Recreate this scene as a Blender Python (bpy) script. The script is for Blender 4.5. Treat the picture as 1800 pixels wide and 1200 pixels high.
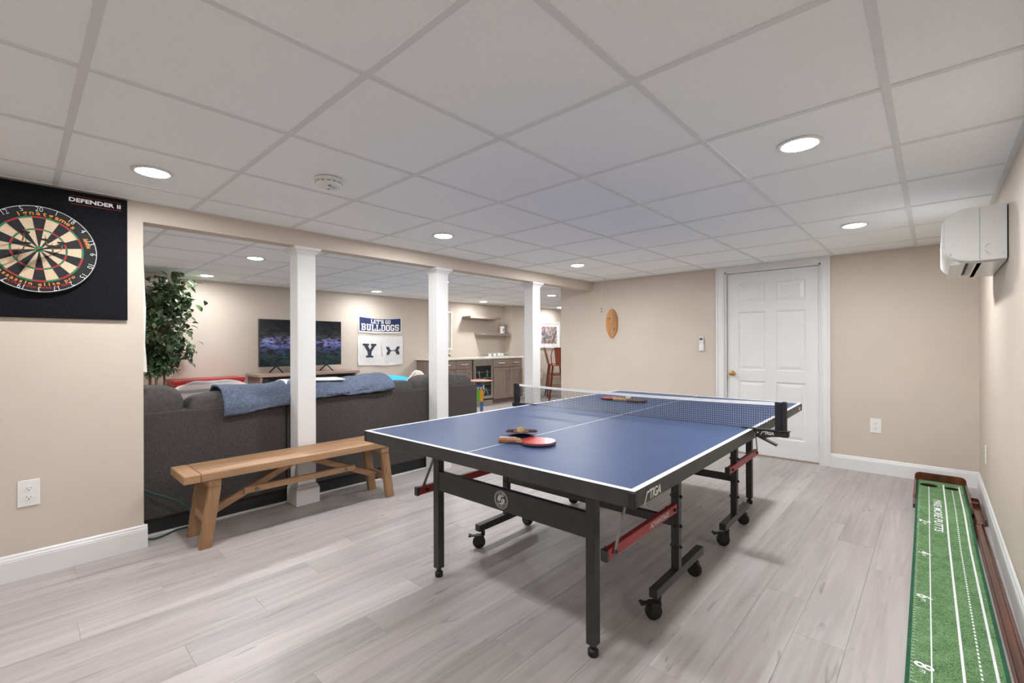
import bpy, bmesh, math, random
from mathutils import Vector, Matrix, noise

for o in list(bpy.data.objects): bpy.data.objects.remove(o)
C = bpy.context.scene.collection
SC = bpy.context.scene
PI = math.pi
R = math.radians
rnd = random.Random(7)

# ------------------------------------------------------------------ camera
CAM_H = 1.205
YAW = 0.745
cd = bpy.data.cameras.new('camera')
cam = bpy.data.objects.new('camera', cd); C.objects.link(cam)
cd.sensor_width = 36.0
cd.lens = 804.2 / 1800 * 36
cd.shift_y = 5.2 / 1800
cd.clip_start = 0.02
_f = Vector((-math.sin(YAW), math.cos(YAW), 0)); _r = Vector((math.cos(YAW), math.sin(YAW), 0)); _u = Vector((0, 0, 1))
_ro = -0.003
_R = _r * math.cos(_ro) + _u * math.sin(_ro); _U = -_r * math.sin(_ro) + _u * math.cos(_ro)
M = Matrix((_R, _U, -_f)).transposed().to_4x4(); M.translation = (0, 0, CAM_H)
cam.matrix_world = M
SC.camera = cam

# ------------------------------------------------------------------ world, view, light levels
w = bpy.data.worlds.new('world'); SC.world = w; w.use_nodes = True
w.node_tree.nodes['Background'].inputs[0].default_value = (0.8, 0.82, 0.85, 1)
w.node_tree.nodes['Background'].inputs[1].default_value = 0.3
SC.view_settings.view_transform = 'Standard'
SC.view_settings.look = 'None'
SC.view_settings.gamma = 1
SC.view_settings.use_curve_mapping = False
SC.view_settings.exposure = 0.30
SC.cycles.max_bounces = 14
SC.cycles.diffuse_bounces = 8
SC.cycles.glossy_bounces = 4
SC.cycles.transmission_bounces = 6
SC.cycles.sample_clamp_indirect = 6
LAMP_W = 15.5
LAMP_COL = (0.975, 0.985, 1.0)
LENS_E = 85.0

CEIL = 2.062
XL = -3.478; XLB = -3.59        # partition / beam faces
YB = 5.408                      # back wall
XR = 0.276                       # right wall
XT = -7.09                      # television wall
YN = -2.4                       # wall behind the camera
YF = 11.0

# ------------------------------------------------------------------ materials
def nt(name):
    m = bpy.data.materials.new(name); m.use_nodes = True
    n = m.node_tree.nodes; l = m.node_tree.links
    return m, n, l, n['Principled BSDF']
def _col(c): return (c[0], c[1], c[2], 1)
def srgb(r, g, b):
    f = lambda v: ((v/255+0.055)/1.055)**2.4 if v/255 > 0.04045 else v/255/12.92
    return (f(r), f(g), f(b))
def mk(name, col, rough=0.5, metal=0.0, var=0.06, scale=8.0, bump=0.0, bscale=200.0, stretch=(1, 1, 1), spec=0.5, coat=0.0, coords='Object', col2=None, vscale=None):
    m, n, l, b = nt(name)
    tc = n.new('ShaderNodeTexCoord'); mp = n.new('ShaderNodeMapping'); mp.inputs['Scale'].default_value = stretch
    l.new(tc.outputs[coords], mp.inputs[0])
    no = n.new('ShaderNodeTexNoise'); no.inputs['Scale'].default_value = scale; no.inputs['Detail'].default_value = 6
    l.new(mp.outputs[0], no.inputs[0])
    mx = n.new('ShaderNodeMix'); mx.data_type = 'RGBA'
    c2 = col2 or tuple(max(0, c*(1-var*2)) for c in col)
    c1 = col if col2 else tuple(min(1, c*(1+var)) for c in col)
    mx.inputs[6].default_value = _col(c1); mx.inputs[7].default_value = _col(c2)
    rp = n.new('ShaderNodeMapRange'); rp.inputs[1].default_value = 0.35; rp.inputs[2].default_value = 0.65
    l.new(no.outputs[0], rp.inputs[0]); l.new(rp.outputs[0], mx.inputs[0])
    l.new(mx.outputs[2], b.inputs['Base Color'])
    b.inputs['Roughness'].default_value = rough; b.inputs['Metallic'].default_value = metal
    b.inputs['Specular IOR Level'].default_value = spec
    b.inputs['Coat Weight'].default_value = coat
    if bump:
        nb = n.new('ShaderNodeTexNoise'); nb.inputs['Scale'].default_value = bscale; nb.inputs['Detail'].default_value = 4
        l.new(mp.outputs[0], nb.inputs[0])
        bp = n.new('ShaderNodeBump'); bp.inputs['Strength'].default_value = bump; bp.inputs['Distance'].default_value = 0.002
        l.new(nb.outputs[0], bp.inputs['Height']); l.new(bp.outputs[0], b.inputs['Normal'])
    return m
def wood(name, c1, c2, cd_, rough=0.5, axis='Y', fine=40.0, knots=0.3, rand=0.1, bump=0.1):
    """wood along an axis, with grain streaks, darker cracks and a brightness of its own for each piece"""
    m, n, l, b = nt(name)
    tc = n.new('ShaderNodeTexCoord'); oi = n.new('ShaderNodeObjectInfo')
    vm = n.new('ShaderNodeVectorMath'); vm.operation = 'MULTIPLY_ADD'
    cb = n.new('ShaderNodeCombineXYZ')
    sc = n.new('ShaderNodeMath'); sc.operation = 'MULTIPLY'; sc.inputs[1].default_value = 37.0
    l.new(oi.outputs['Random'], sc.inputs[0])
    for i in range(3): l.new(sc.outputs[0], cb.inputs[i])
    l.new(tc.outputs['Object'], vm.inputs[0]); vm.inputs[1].default_value = (1, 1, 1); l.new(cb.outputs[0], vm.inputs[2])
    s = {'X': (0.06, 1, 1), 'Y': (1, 0.06, 1), 'Z': (1, 1, 0.06)}[axis]
    mp = n.new('ShaderNodeMapping'); mp.inputs['Scale'].default_value = s
    l.new(vm.outputs[0], mp.inputs[0])
    n1 = n.new('ShaderNodeTexNoise'); n1.inputs['Scale'].default_value = fine; n1.inputs['Detail'].default_value = 8; n1.inputs['Distortion'].default_value = 0.6
    n2 = n.new('ShaderNodeTexNoise'); n2.inputs['Scale'].default_value = fine*0.2; n2.inputs['Detail'].default_value = 3
    l.new(mp.outputs[0], n1.inputs[0]); l.new(mp.outputs[0], n2.inputs[0])
    mx = n.new('ShaderNodeMix'); mx.data_type = 'RGBA'
    mx.inputs[6].default_value = _col(c1); mx.inputs[7].default_value = _col(c2)
    ad = n.new('ShaderNodeMath'); ad.operation = 'ADD'; l.new(n1.outputs[0], ad.inputs[0]); l.new(n2.outputs[0], ad.inputs[1])
    mr = n.new('ShaderNodeMapRange'); mr.inputs[1].default_value = 0.75; mr.inputs[2].default_value = 1.3
    l.new(ad.outputs[0], mr.inputs[0]); l.new(mr.outputs[0], mx.inputs[0])
    # cracks and knots
    mp2 = n.new('ShaderNodeMapping'); mp2.inputs['Scale'].default_value = tuple(0.18 if v < 1 else 1 for v in s)
    l.new(vm.outputs[0], mp2.inputs[0])
    n3 = n.new('ShaderNodeTexNoise'); n3.inputs['Scale'].default_value = 22; n3.inputs['Detail'].default_value = 5; n3.inputs['Distortion'].default_value = 1.2
    l.new(mp2.outputs[0], n3.inputs[0])
    m3 = n.new('ShaderNodeMapRange'); m3.inputs[1].default_value = 0.645; m3.inputs[2].default_value = 0.76; m3.inputs[4].default_value = knots
    l.new(n3.outputs[0], m3.inputs[0])
    mx2 = n.new('ShaderNodeMix'); mx2.data_type = 'RGBA'; mx2.inputs[7].default_value = _col(cd_)
    l.new(m3.outputs[0], mx2.inputs[0]); l.new(mx.outputs[2], mx2.inputs[6])
    hs = n.new('ShaderNodeHueSaturation')
    mr2 = n.new('ShaderNodeMapRange'); mr2.inputs[3].default_value = 1-rand; mr2.inputs[4].default_value = 1+rand
    l.new(oi.outputs['Random'], mr2.inputs[0]); l.new(mr2.outputs[0], hs.inputs['Value'])
    l.new(mx2.outputs[2], hs.inputs['Color']); l.new(hs.outputs[0], b.inputs['Base Color'])
    b.inputs['Roughness'].default_value = rough
    bp = n.new('ShaderNodeBump'); bp.inputs['Strength'].default_value = bump; bp.inputs['Distance'].default_value = 0.001
    l.new(n1.outputs[0], bp.inputs['Height']); l.new(bp.outputs[0], b.inputs['Normal'])
    return m
def emis(name, col, s):
    m, n, l, b = nt(name)
    b.inputs['Base Color'].default_value = (0.9, 0.9, 0.9, 1)
    no = n.new('ShaderNodeTexNoise'); no.inputs['Scale'].default_value = 2.0
    mr = n.new('ShaderNodeMapRange'); mr.inputs[3].default_value = s*0.98; mr.inputs[4].default_value = s*1.02
    l.new(no.outputs[0], mr.inputs[0]); l.new(mr.outputs[0], b.inputs['Emission Strength'])
    b.inputs['Emission Color'].default_value = _col(col)
    return m

WALLC = (0.582, 0.512, 0.432)
m_wall = mk('wall_paint', WALLC, 0.7, var=0.012, scale=3, bump=0.08, bscale=260, spec=0.3)
m_white = mk('white_trim_paint', (0.74, 0.74, 0.735), 0.35, var=0.01, scale=4)
m_tile = mk('ceiling_tile_board', (0.915, 0.932, 0.945), 0.95, var=0.008, scale=60, bump=0.12, bscale=420, spec=0.1)
m_grid = mk('ceiling_grid_metal', (0.74, 0.745, 0.755), 0.5, var=0.01, scale=5)
m_floor = wood('greige_plank', (0.455, 0.424, 0.412), (0.315, 0.284, 0.268), (0.13, 0.10, 0.09), 0.46, 'Y', 30, 0.6, 0.06, 0.05)
m_joint = mk('plank_joint', (0.36, 0.33, 0.31), 0.8)
m_plastic = mk('white_plastic', (0.78, 0.78, 0.76), 0.3, var=0.01)
m_dark = mk('black_plastic', (0.012, 0.012, 0.013), 0.45, var=0.1)
m_slot = mk('dark_slot', (0.02, 0.02, 0.02), 0.8)
m_lens = emis('led_lens', LAMP_COL, LENS_E)
m_blue = mk('blue_table_paint', srgb(57, 77, 113), 0.46, var=0.03, scale=3, bump=0.03, bscale=300, spec=0.28)
m_line = mk('white_line_paint', (0.85, 0.86, 0.9), 0.4, var=0.01)
m_steel = mk('charcoal_steel', (0.035, 0.035, 0.036), 0.42, metal=0.2, var=0.08, scale=20)
m_black = mk('black_rubber', (0.008, 0.008, 0.008), 0.55, var=0.1)
m_red = mk('red_steel', (0.33, 0.02, 0.018), 0.38, var=0.05)
m_zinc = mk('zinc', (0.25, 0.25, 0.25), 0.35, metal=0.9)
m_silver = mk('silver_print', (0.62, 0.62, 0.6), 0.45, var=0.02)
m_net = mk('net_thread', (0.015, 0.017, 0.022), 0.8)
m_tape = mk('net_tape_cloth', (0.82, 0.82, 0.83), 0.7, var=0.02, scale=30)
m_bench = wood('reclaimed_pine', (0.44, 0.265, 0.145), (0.25, 0.135, 0.068), (0.09, 0.035, 0.015), 0.55, 'Y', 30, 0.6, 0.08, 0.3)
m_benchx = wood('reclaimed_pine_across', (0.42, 0.25, 0.135), (0.25, 0.135, 0.068), (0.09, 0.035, 0.015), 0.55, 'X', 30, 0.6, 0.08, 0.3)
m_benchz = wood('reclaimed_pine_upright', (0.38, 0.22, 0.115), (0.23, 0.12, 0.06), (0.08, 0.03, 0.012), 0.55, 'Z', 30, 0.7, 0.08, 0.3)
m_sofa = mk('charcoal_fabric', (0.070, 0.062, 0.060), 0.95, var=0.12, scale=120, bump=0.4, bscale=600, spec=0.15)
m_sofac = mk('grey_cushion_fabric', (0.085, 0.078, 0.074), 0.95, var=0.10, scale=40, bump=0.5, bscale=400, spec=0.15)
m_fleece = mk('blue_fleece', (0.125, 0.152, 0.218), 0.95, var=0.12, scale=60, bump=0.5, bscale=500, spec=0.1)
m_cloth = mk('white_cloth', (0.72, 0.71, 0.69), 0.9, var=0.03, scale=20, bump=0.2, bscale=300)
m_brass = mk('brass', (0.75, 0.50, 0.18), 0.2, metal=1.0, var=0.03)
m_glassdark = mk('dark_glass', (0.01, 0.012, 0.014), 0.06)
m_board = mk('black_felt', (0.010, 0.010, 0.012), 0.95, var=0.2, scale=200, bump=0.4, bscale=700, spec=0.1)
m_redchest = mk('red_lacquer', (0.40, 0.02, 0.018), 0.3, var=0.08, scale=6)
m_standw = wood('weathered_oak', (0.40, 0.28, 0.215), (0.27, 0.185, 0.14), (0.1, 0.06, 0.04), 0.55, 'Y', 40, 0.3, 0.05)
m_cab = wood('greybrown_cabinet', (0.225, 0.165, 0.13), (0.18, 0.13, 0.10), (0.12, 0.08, 0.06), 0.5, 'Z', 40, 0.2, 0.03)
m_shelf = wood('grey_shelf', (0.27, 0.215, 0.185), (0.20, 0.16, 0.135), (0.12, 0.08, 0.06), 0.5, 'Y', 40, 0.2, 0.03)
m_quartz = mk('cream_quartz', (0.72, 0.68, 0.60), 0.25, var=0.03, scale=30)
m_chrome = mk('brushed_nickel', (0.6, 0.58, 0.55), 0.3, metal=1.0)
m_copper = mk('copper_red_metal', (0.24, 0.055, 0.028), 0.35, metal=0.5, var=0.1)
m_mahog = mk('mahogany_stain', (0.115, 0.026, 0.010), 0.25, var=0.25, scale=14, stretch=(1, 0.15, 1), coat=0.4)
m_leaf = mk('leaf_green', (0.095, 0.145, 0.065), 0.30, var=0.35, scale=5)
m_leaf2 = mk('leaf_dark', (0.045, 0.078, 0.035), 0.30, var=0.35, scale=5)
m_bark = mk('trunk_bark', (0.20, 0.10, 0.045), 0.8, var=0.25, scale=30, bump=0.5, bscale=90, stretch=(1, 1, 0.2))
m_cord = mk('green_cord', (0.012, 0.065, 0.052), 0.5)

def mat_turf():
    m, n, l, b = nt('putting_turf')
    tc = n.new('ShaderNodeTexCoord')
    no = n.new('ShaderNodeTexNoise'); no.inputs['Scale'].default_value = 220; no.inputs['Detail'].default_value = 3
    n2 = n.new('ShaderNodeTexNoise'); n2.inputs['Scale'].default_value = 14; n2.inputs['Detail'].default_value = 4
    l.new(tc.outputs['Object'], no.inputs[0]); l.new(tc.outputs['Object'], n2.inputs[0])
    ad = n.new('ShaderNodeMath'); ad.operation = 'MULTIPLY_ADD'; ad.inputs[1].default_value = 0.35
    l.new(n2.outputs[0], ad.inputs[0]); l.new(no.outputs[0], ad.inputs[2])
    cr = n.new('ShaderNodeValToRGB')
    e = cr.color_ramp.elements; e[0].position = 0.50; e[0].color = (0.05, 0.115, 0.042, 1); e[1].position = 0.80; e[1].color = (0.20, 0.345, 0.17, 1)
    l.new(ad.outputs[0], cr.inputs[0]); l.new(cr.outputs[0], b.inputs['Base Color'])
    b.inputs['Roughness'].default_value = 0.95; b.inputs['Specular IOR Level'].default_value = 0.1
    bp = n.new('ShaderNodeBump'); bp.inputs['Strength'].default_value = 0.8; bp.inputs['Distance'].default_value = 0.002
    l.new(no.outputs[0], bp.inputs['Height']); l.new(bp.outputs[0], b.inputs['Normal'])
    return m
m_turf = mat_turf()
m_turfedge = mk('turf_binding', (0.010, 0.10, 0.045), 0.9, var=0.1)

# ------------------------------------------------------------------ helpers
class MB:
    """collects simple solids into one mesh"""
    def __init__(s): s.v = []; s.f = []; s.mi = []; s.cur = 0
    def add(s, vs, fs, M=None):
        k = len(s.v)
        s.v += [(M @ Vector(p)) if M else Vector(p) for p in vs]
        s.f += [tuple(i+k for i in f) for f in fs]; s.mi += [s.cur]*len(fs); return s
    def box(s, x0, x1, y0, y1, z0, z1, b=0.0, M=None):
        x0, x1 = min(x0, x1), max(x0, x1); y0, y1 = min(y0, y1), max(y0, y1); z0, z1 = min(z0, z1), max(z0, z1)
        if b <= 0:
            vs = [(x0,y0,z0),(x1,y0,z0),(x1,y1,z0),(x0,y1,z0),(x0,y0,z1),(x1,y0,z1),(x1,y1,z1),(x0,y1,z1)]
            return s.add(vs, [(0,3,2,1),(4,5,6,7),(0,1,5,4),(1,2,6,5),(2,3,7,6),(3,0,4,7)], M)
        b = min(b, (x1-x0)/2.01, (y1-y0)/2.01, (z1-z0)/2.01)
        bm = bmesh.new(); bmesh.ops.create_cube(bm, size=1)
        for v in bm.verts: v.co = Vector(((x0+x1)/2+v.co.x*(x1-x0), (y0+y1)/2+v.co.y*(y1-y0), (z0+z1)/2+v.co.z*(z1-z0)))
        bmesh.ops.bevel(bm, geom=bm.edges[:], offset=b, segments=2 if b > 0.004 else 1, profile=0.5, affect='EDGES')
        return s.bm(bm, M)
    def bm(s, bm, M=None):
        bm.verts.index_update(); s.add([v.co.copy() for v in bm.verts], [tuple(v.index for v in f.verts) for f in bm.faces], M); bm.free(); return s
    def bar(s, p, q, w, h, up=(0, 0, 1), b=0.0):
        p, q = Vector(p), Vector(q); d = (q-p); L = d.length; d.normalize(); up = Vector(up)
        x = d.cross(up)
        if x.length < 1e-4: x = d.cross(Vector((1, 0, 0)))
        x.normalize(); z = x.cross(d).normalized()
        M = Matrix((x, d, z)).transposed().to_4x4(); M.translation = p
        return s.box(-w/2, w/2, 0, L, -h/2, h/2, b, M)
    def cyl(s, p, q, r, r2=None, n=16, caps=True):
        p, q = Vector(p), Vector(q); d = (q-p).normalized(); r2 = r if r2 is None else r2
        x = d.cross(Vector((0, 0, 1)))
        if x.length < 1e-4: x = Vector((1, 0, 0))
        x.normalize(); y = d.cross(x)
        vs = []
        for c, rr in ((p, r), (q, r2)):
            for i in range(n):
                a = 2*PI*i/n; vs.append(c + x*math.cos(a)*rr + y*math.sin(a)*rr)
        fs = [(i, (i+1) % n, n+(i+1) % n, n+i) for i in range(n)]
        if caps: fs += [tuple(range(n))[::-1], tuple(range(n, 2*n))]
        return s.add(vs, fs)
    def lathe(s, prof, c=(0, 0, 0), n=24, M=None):
        """prof: list of (radius, height) about +Z at c"""
        vs = []; fs = []
        for r, z in prof:
            for i in range(n):
                a = 2*PI*i/n; vs.append((c[0]+r*math.cos(a), c[1]+r*math.sin(a), c[2]+z))
        for k in range(len(prof)-1):
            for i in range(n): fs.append((k*n+i, k*n+(i+1) % n, (k+1)*n+(i+1) % n, (k+1)*n+i))
        fs += [tuple(range(n))[::-1], tuple(range((len(prof)-1)*n, len(prof)*n))]
        return s.add(vs, fs, M)
    def tube(s, pts, r, n=8, closed=False):
        pts = [Vector(p) for p in pts]; N = len(pts); vs = []; fs = []
        up = Vector((0, 0, 1))
        for i, p in enumerate(pts):
            a = pts[(i-1) % N] if (closed or i) else p; b = pts[(i+1) % N] if (closed or i < N-1) else p
            d = (b-a).normalized(); x = d.cross(up)
            if x.length < 0.05: x = d.cross(Vector((1, 0, 0)))
            x.normalize(); y = d.cross(x); rr = r[i] if isinstance(r, (list, tuple)) else r
            for k in range(n):
                t = 2*PI*k/n; vs.append(p + x*math.cos(t)*rr + y*math.sin(t)*rr)
        for i in range(N if closed else N-1):
            j = (i+1) % N
            for k in range(n): fs.append((i*n+k, i*n+(k+1) % n, j*n+(k+1) % n, j*n+k))
        if not closed: fs += [tuple(range(n))[::-1], tuple(range((N-1)*n, N*n))]
        return s.add(vs, fs)
    def prism(s, poly, h0, h1, M=None):
        """poly in XY extruded along Z from h0 to h1"""
        n = len(poly)
        vs = [(x, y, h0) for x, y in poly] + [(x, y, h1) for x, y in poly]
        fs = [tuple(range(n))[::-1], tuple(range(n, 2*n))] + [(i, (i+1) % n, n+(i+1) % n, n+i) for i in range(n)]
        return s.add(vs, fs, M)
    def mesh(s, name, smooth=False):
        me = bpy.data.meshes.new(name); me.from_pydata([tuple(v) for v in s.v], [], s.f)
        bm = bmesh.new(); bm.from_mesh(me); bmesh.ops.recalc_face_normals(bm, faces=bm.faces); bm.to_mesh(me); bm.free()
        if any(s.mi): me.polygons.foreach_set('material_index', s.mi)
        if smooth:
            me.polygons.foreach_set('use_smooth', [True]*len(me.polygons))
            try: me.set_sharp_from_angle(angle=R(38))
            except Exception: pass
        me.update(); return me

def wmat(o):
    m = o.matrix_basis.copy()
    while o.parent: o = o.parent; m = o.matrix_basis @ m
    return m
def build(name, mb, mat, parent=None, world=True, smooth=False, label=None):
    me = mb.mesh(name, smooth) if isinstance(mb, MB) else mb
    for mm in (mat if isinstance(mat, (list, tuple)) else [mat]): me.materials.append(mm)
    o = bpy.data.objects.new(name, me); C.objects.link(o)
    if parent:
        if world: me.transform(wmat(parent).inverted())
        o.parent = parent
    if label: o['label'] = label
    return o
def link(name, me, parent, loc=(0, 0, 0), rot=(0, 0, 0), scale=None, label=None):
    o = bpy.data.objects.new(name, me); C.objects.link(o); o.parent = parent; o.location = loc; o.rotation_euler = rot
    if scale: o.scale = scale
    if label: o['label'] = label
    return o
def thing(name, label, cat, loc=(0, 0, 0), rotz=0, group=None):
    o = bpy.data.objects.new(name, None); C.objects.link(o); o.location = loc; o.rotation_euler = (0, 0, rotz)
    o.empty_display_size = 0.1
    return tag(o, label, cat, group)
def tag(o, label, cat, group=None, kind=None):
    o['label'] = label; o['category'] = cat
    if group: o['group'] = group
    if kind: o['kind'] = kind
    return o
def struct(o): o['kind'] = 'structure'; return o
def dup(src, loc, rotz=None, label=None):
    def rec(a, par):
        c = a.copy(); C.objects.link(c)
        if par: c.parent = par
        for ch in a.children: rec(ch, c)
        return c
    kids = rec(src, None); kids.location = loc
    if rotz is not None: kids.rotation_euler = (0, 0, rotz)
    if label: kids['label'] = label
    return kids

_tcache = {}
def text_mb(mb, txt, size, M, depth=0.0006, bold=0.0, shear=0.0, sx=1.0, align='CENTER', space=1.0):
    """adds lettering: text plane XY mapped by M, Z is out of the surface"""
    key = (txt, size, depth, bold, shear, align, space)
    if key not in _tcache:
        cu = bpy.data.curves.new('t', 'FONT'); cu.body = txt; cu.size = size; cu.extrude = depth/2; cu.offset = bold; cu.shear = shear
        cu.align_x = align; cu.align_y = 'CENTER'; cu.space_character = space; cu.resolution_u = 3
        ob = bpy.data.objects.new('t', cu); me = bpy.data.meshes.new_from_object(ob)
        _tcache[key] = ([v.co.copy() for v in me.vertices], [tuple(p.vertices) for p in me.polygons])
        bpy.data.objects.remove(ob); bpy.data.curves.remove(cu); bpy.data.meshes.remove(me)
    vs, fs = _tcache[key]
    mb.add([Vector((v.x*sx, v.y, v.z+depth/2)) for v in vs], fs, M)
def basis(o, x, z):
    """matrix with text-right x, out-normal z, origin o"""
    x = Vector(x).normalized(); z = Vector(z).normalized(); y = z.cross(x)
    M = Matrix((x, y, z)).transposed().to_4x4(); M.translation = o; return M
BOLT = [(-.5, -.62), (-.12, .12), (-.12, .5), (.5, .5), (.42, .28), (.1, .28), (.1, .02), (-.32, -.62)]
SLASH_S = [(-.62, -.75), (-.50, -.75), (.02, .28), (.42, .28), (.50, .5), (-.08, .5)]

# ================================================================== STRUCTURE
# ---- floor: base slab with planks
fl = struct(build('floor', MB().box(XT-0.1, XR+0.1, YN-0.1, YF, -0.12, -0.004), m_joint))
PW, PL = 0.178, 1.22
spots = []
col = 0; x = XR
while x > XT-0.05:
    x0 = x-PW; off = (col*0.437*PL*1.7) % PL
    y = YN - off
    while y < YF:
        y0, y1 = max(y, YN), min(y+PL, YF)
        if y1-y0 > 0.02: spots.append((max(x0, XT), x, y0, y1))
        y += PL
    x = x0; col += 1
def pkey(s):
    cx, cy = (s[0]+s[1])/2, (s[2]+s[3])/2
    d = -math.sin(YAW)*cx+math.cos(YAW)*cy; lat = abs(math.cos(YAW)*cx+math.sin(YAW)*cy)
    hid = cx < -3.75 and cy < 3.6
    return (0 if (d > 0.3 and lat < d*1.35+0.6 and not hid) else 50) + math.hypot(cx, cy)
spots.sort(key=pkey)
pcache = {}
far = MB()
for k, (x0, x1, y0, y1) in enumerate(spots):
    g = 0.0003
    if k < 290:
        key = (round(x1-x0, 4), round(y1-y0, 4))
        if key not in pcache:
            w_, l_ = key
            mb = MB().box(-w_/2+g, w_/2-g, -l_/2+g, l_/2-g, -0.006, 0, 0.0006); me = mb.mesh('plank'); me.materials.append(m_floor); pcache[key] = me
        link('plank', pcache[key], fl, ((x0+x1)/2, (y0+y1)/2, 0))
    else:
        far.box(x0+g, x1-g, y0+g, y1-g, -0.006, 0)
o = build('plank', far, m_floor, fl); o['kind'] = 'stuff'

# ---- ceiling: slab, tiles, grid
ce = struct(build('ceiling', MB().box(XT-0.1, XR+0.1, YN-0.1, YF, CEIL+0.03, CEIL+0.12), m_tile))
GX, GY, SX, SY = -1.3254, 0.7584, 0.6045, 0.6141
def cuts(a, b, g, s):
    k = math.ceil((a-g)/s); out = [a]
    while g+k*s < b-0.01:
        if g+k*s > a+0.01: out.append(g+k*s)
        k += 1
    return out+[b]
def tiled(xa, xb, ya, yb):
    xs, ys = cuts(xa, xb, GX, SX), cuts(ya, yb, GY, SY)
    for i in range(len(xs)-1):
        for j in range(len(ys)-1):
            x0, x1, y0, y1 = xs[i], xs[i+1], ys[j], ys[j+1]
            key = ('t', round(x1-x0, 3), round(y1-y0, 3))
            if key not in pcache:
                a, b = key[1], key[2]
                me = MB().box(-a/2+.006, a/2-.006, -b/2+.006, b/2-.006, 0.003, 0.02, 0.002).mesh('ceiling_tile'); me.materials.append(m_tile); pcache[key] = me
            t = link('ceiling_tile', pcache[key], ce, ((x0+x1)/2, (y0+y1)/2, CEIL + rnd.uniform(0, 0.0012)), (rnd.uniform(-.0012, .0012), rnd.uniform(-.0012, .0012), 0))
    # main runners along Y and cross tees along X
    for x in xs[1:-1]: build('grid_runner', MB().box(x-.012, x+.012, ya, yb, CEIL-.0005, CEIL+.012, 0.0008), m_grid, ce)
    for y in ys[1:-1]:
        build('cross_tee', MB().box(xa, xb, y-.012, y+.012, CEIL, CEIL+.012, 0.0008), m_grid, ce)
    a = MB(); a.box(xa, xa+.022, ya, yb, CEIL-.001, CEIL+.012); a.box(xb-.022, xb, ya, yb, CEIL-.001, CEIL+.012)
    a.box(xa, xb, ya, ya+.022, CEIL-.001, CEIL+.012); a.box(xa, xb, yb-.022, yb, CEIL-.001, CEIL+.012)
    build('wall_angle', a, m_grid, ce)
tiled(XL, XR, YN, YB)
tiled(XT, XLB, YN, YF)

# ---- walls
struct(build('wall_right', MB().box(XR, XR+0.12, YN-.1, YF, 0, CEIL+.1), m_wall))
struct(build('wall_near', MB().box(XT-.1, XR+.1, YN-.12, YN, 0, CEIL+.1), m_wall))
DX0, DX1, DZ = -1.712, -0.842, 1.985
wb = MB().box(-4.013, DX0-.02, YB, YB+.12, 0, CEIL+.1).box(DX1+.02, XR, YB, YB+.12, 0, CEIL+.1).box(DX0-.02, DX1+.02, YB, YB+.12, DZ+.02, CEIL+.1)
struct(build('wall_back', wb, m_wall))
struct(build('wall_left', MB().box(XLB, XL, YN, 0.517, 0, CEIL+.1), m_wall))
struct(build('beam', MB().box(XLB, XL, 0.517, YB, 1.945, CEIL+.1), m_wall))
struct(build('wall_television', MB().box(XT-.12, XT, YN-.1, 7.42, 0, CEIL+.1), m_wall))
struct(build('wall_bumpout', MB().box(XT-.12, -6.83, 7.42, YF, 0, CEIL+.1), m_wall))
struct(build('wall_far', MB().box(XT-.1, XR+.1, YF, YF+.12, 0, CEIL+.1), m_wall))
struct(build('wall_hall', MB().box(-2.7, -2.6, YB+.12, YF, 0, CEIL+.1), m_wall))
struct(build('wall_closet', MB().box(-2.6, XR, 6.6, 6.7, 0, CEIL+.1), m_wall))

# ---- baseboards with a moulded top
BBH = 0.135
PROF = [(0, 0), (.016, 0), (.016, .102), (.0145, .108), (.0145, .113), (.010, .119), (.009, .127), (.004, .133), (0, BBH)]
def baseboard(name, p, q, nrm, parent=None):
    p, q, nn = Vector((p[0], p[1], 0)), Vector((q[0], q[1], 0)), Vector((nrm[0], nrm[1], 0))
    mb = MB(); n = len(PROF)
    vs = [p + nn*a + Vector((0, 0, b)) for a, b in PROF] + [q + nn*a + Vector((0, 0, b)) for a, b in PROF]
    mb.add(vs, [tuple(range(n)), tuple(range(n, 2*n))[::-1]] + [(i, (i+1) % n, n+(i+1) % n, n+i) for i in range(n)])
    return struct(build(name, mb, m_white))
baseboard('baseboard_left', (XL, YN), (XL, 0.533), (1, 0))
baseboard('baseboard_end', (XLB, 0.517), (XL, 0.517), (0, 1))
baseboard('baseboard_back_right', (-0.752, YB), (XR, YB), (0, -1))
baseboard('baseboard_back_left', (-4.013, YB), (-1.823, YB), (0, -1))
baseboard('baseboard_right', (XR, YN), (XR, YB), (-1, 0))
baseboard('baseboard_television', (XT, YN), (XT, 5.0), (1, 0))
baseboard('baseboard_far', (-6.83, 7.5), (-6.83, YF), (1, 0))
baseboard('baseboard_near', (XL, YN), (XR, YN), (0, 1))
struct(build('floor_strip', MB().box(-3.655, -3.640, 0.56, 1.40, 0, 0.006, .001).box(-3.655, -3.640, 1.60, 2.70, 0, 0.006, .001), m_white))  # thin white strip on the floor along the sofa back

# ---- door with casing
dr = bpy.data.objects.new('door_1', None); C.objects.link(dr); dr.location = ((DX0+DX1)/2, YB, 0); struct(dr)
fr = MB()
CW = 0.092
def casing(mb, x0, x1, z0, z1, horiz=False):
    mb.box(x0, x1, YB-.014, YB, z0, z1, .002)
c1 = MB(); c1.box(DX0-.018-CW, DX0-.018, YB-.014, YB, 0, CEIL, .002).box(DX0-.018-CW, DX0-.018-CW+.022, YB-.021, YB-.013, 0, CEIL, .003).box(DX0-.034, DX0-.022, YB-.018, YB-.013, 0, DZ, .002)
build('casing', c1, m_white, dr)
c2 = MB(); c2.box(DX1+.018, DX1+.018+CW-.012, YB-.014, YB, 0, CEIL, .002).box(DX1+CW-.016, DX1+.018+CW-.012, YB-.021, YB-.013, 0, CEIL, .003).box(DX1+.022, DX1+.034, YB-.018, YB-.013, 0, DZ, .002)
build('casing', c2, m_white, dr)
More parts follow.
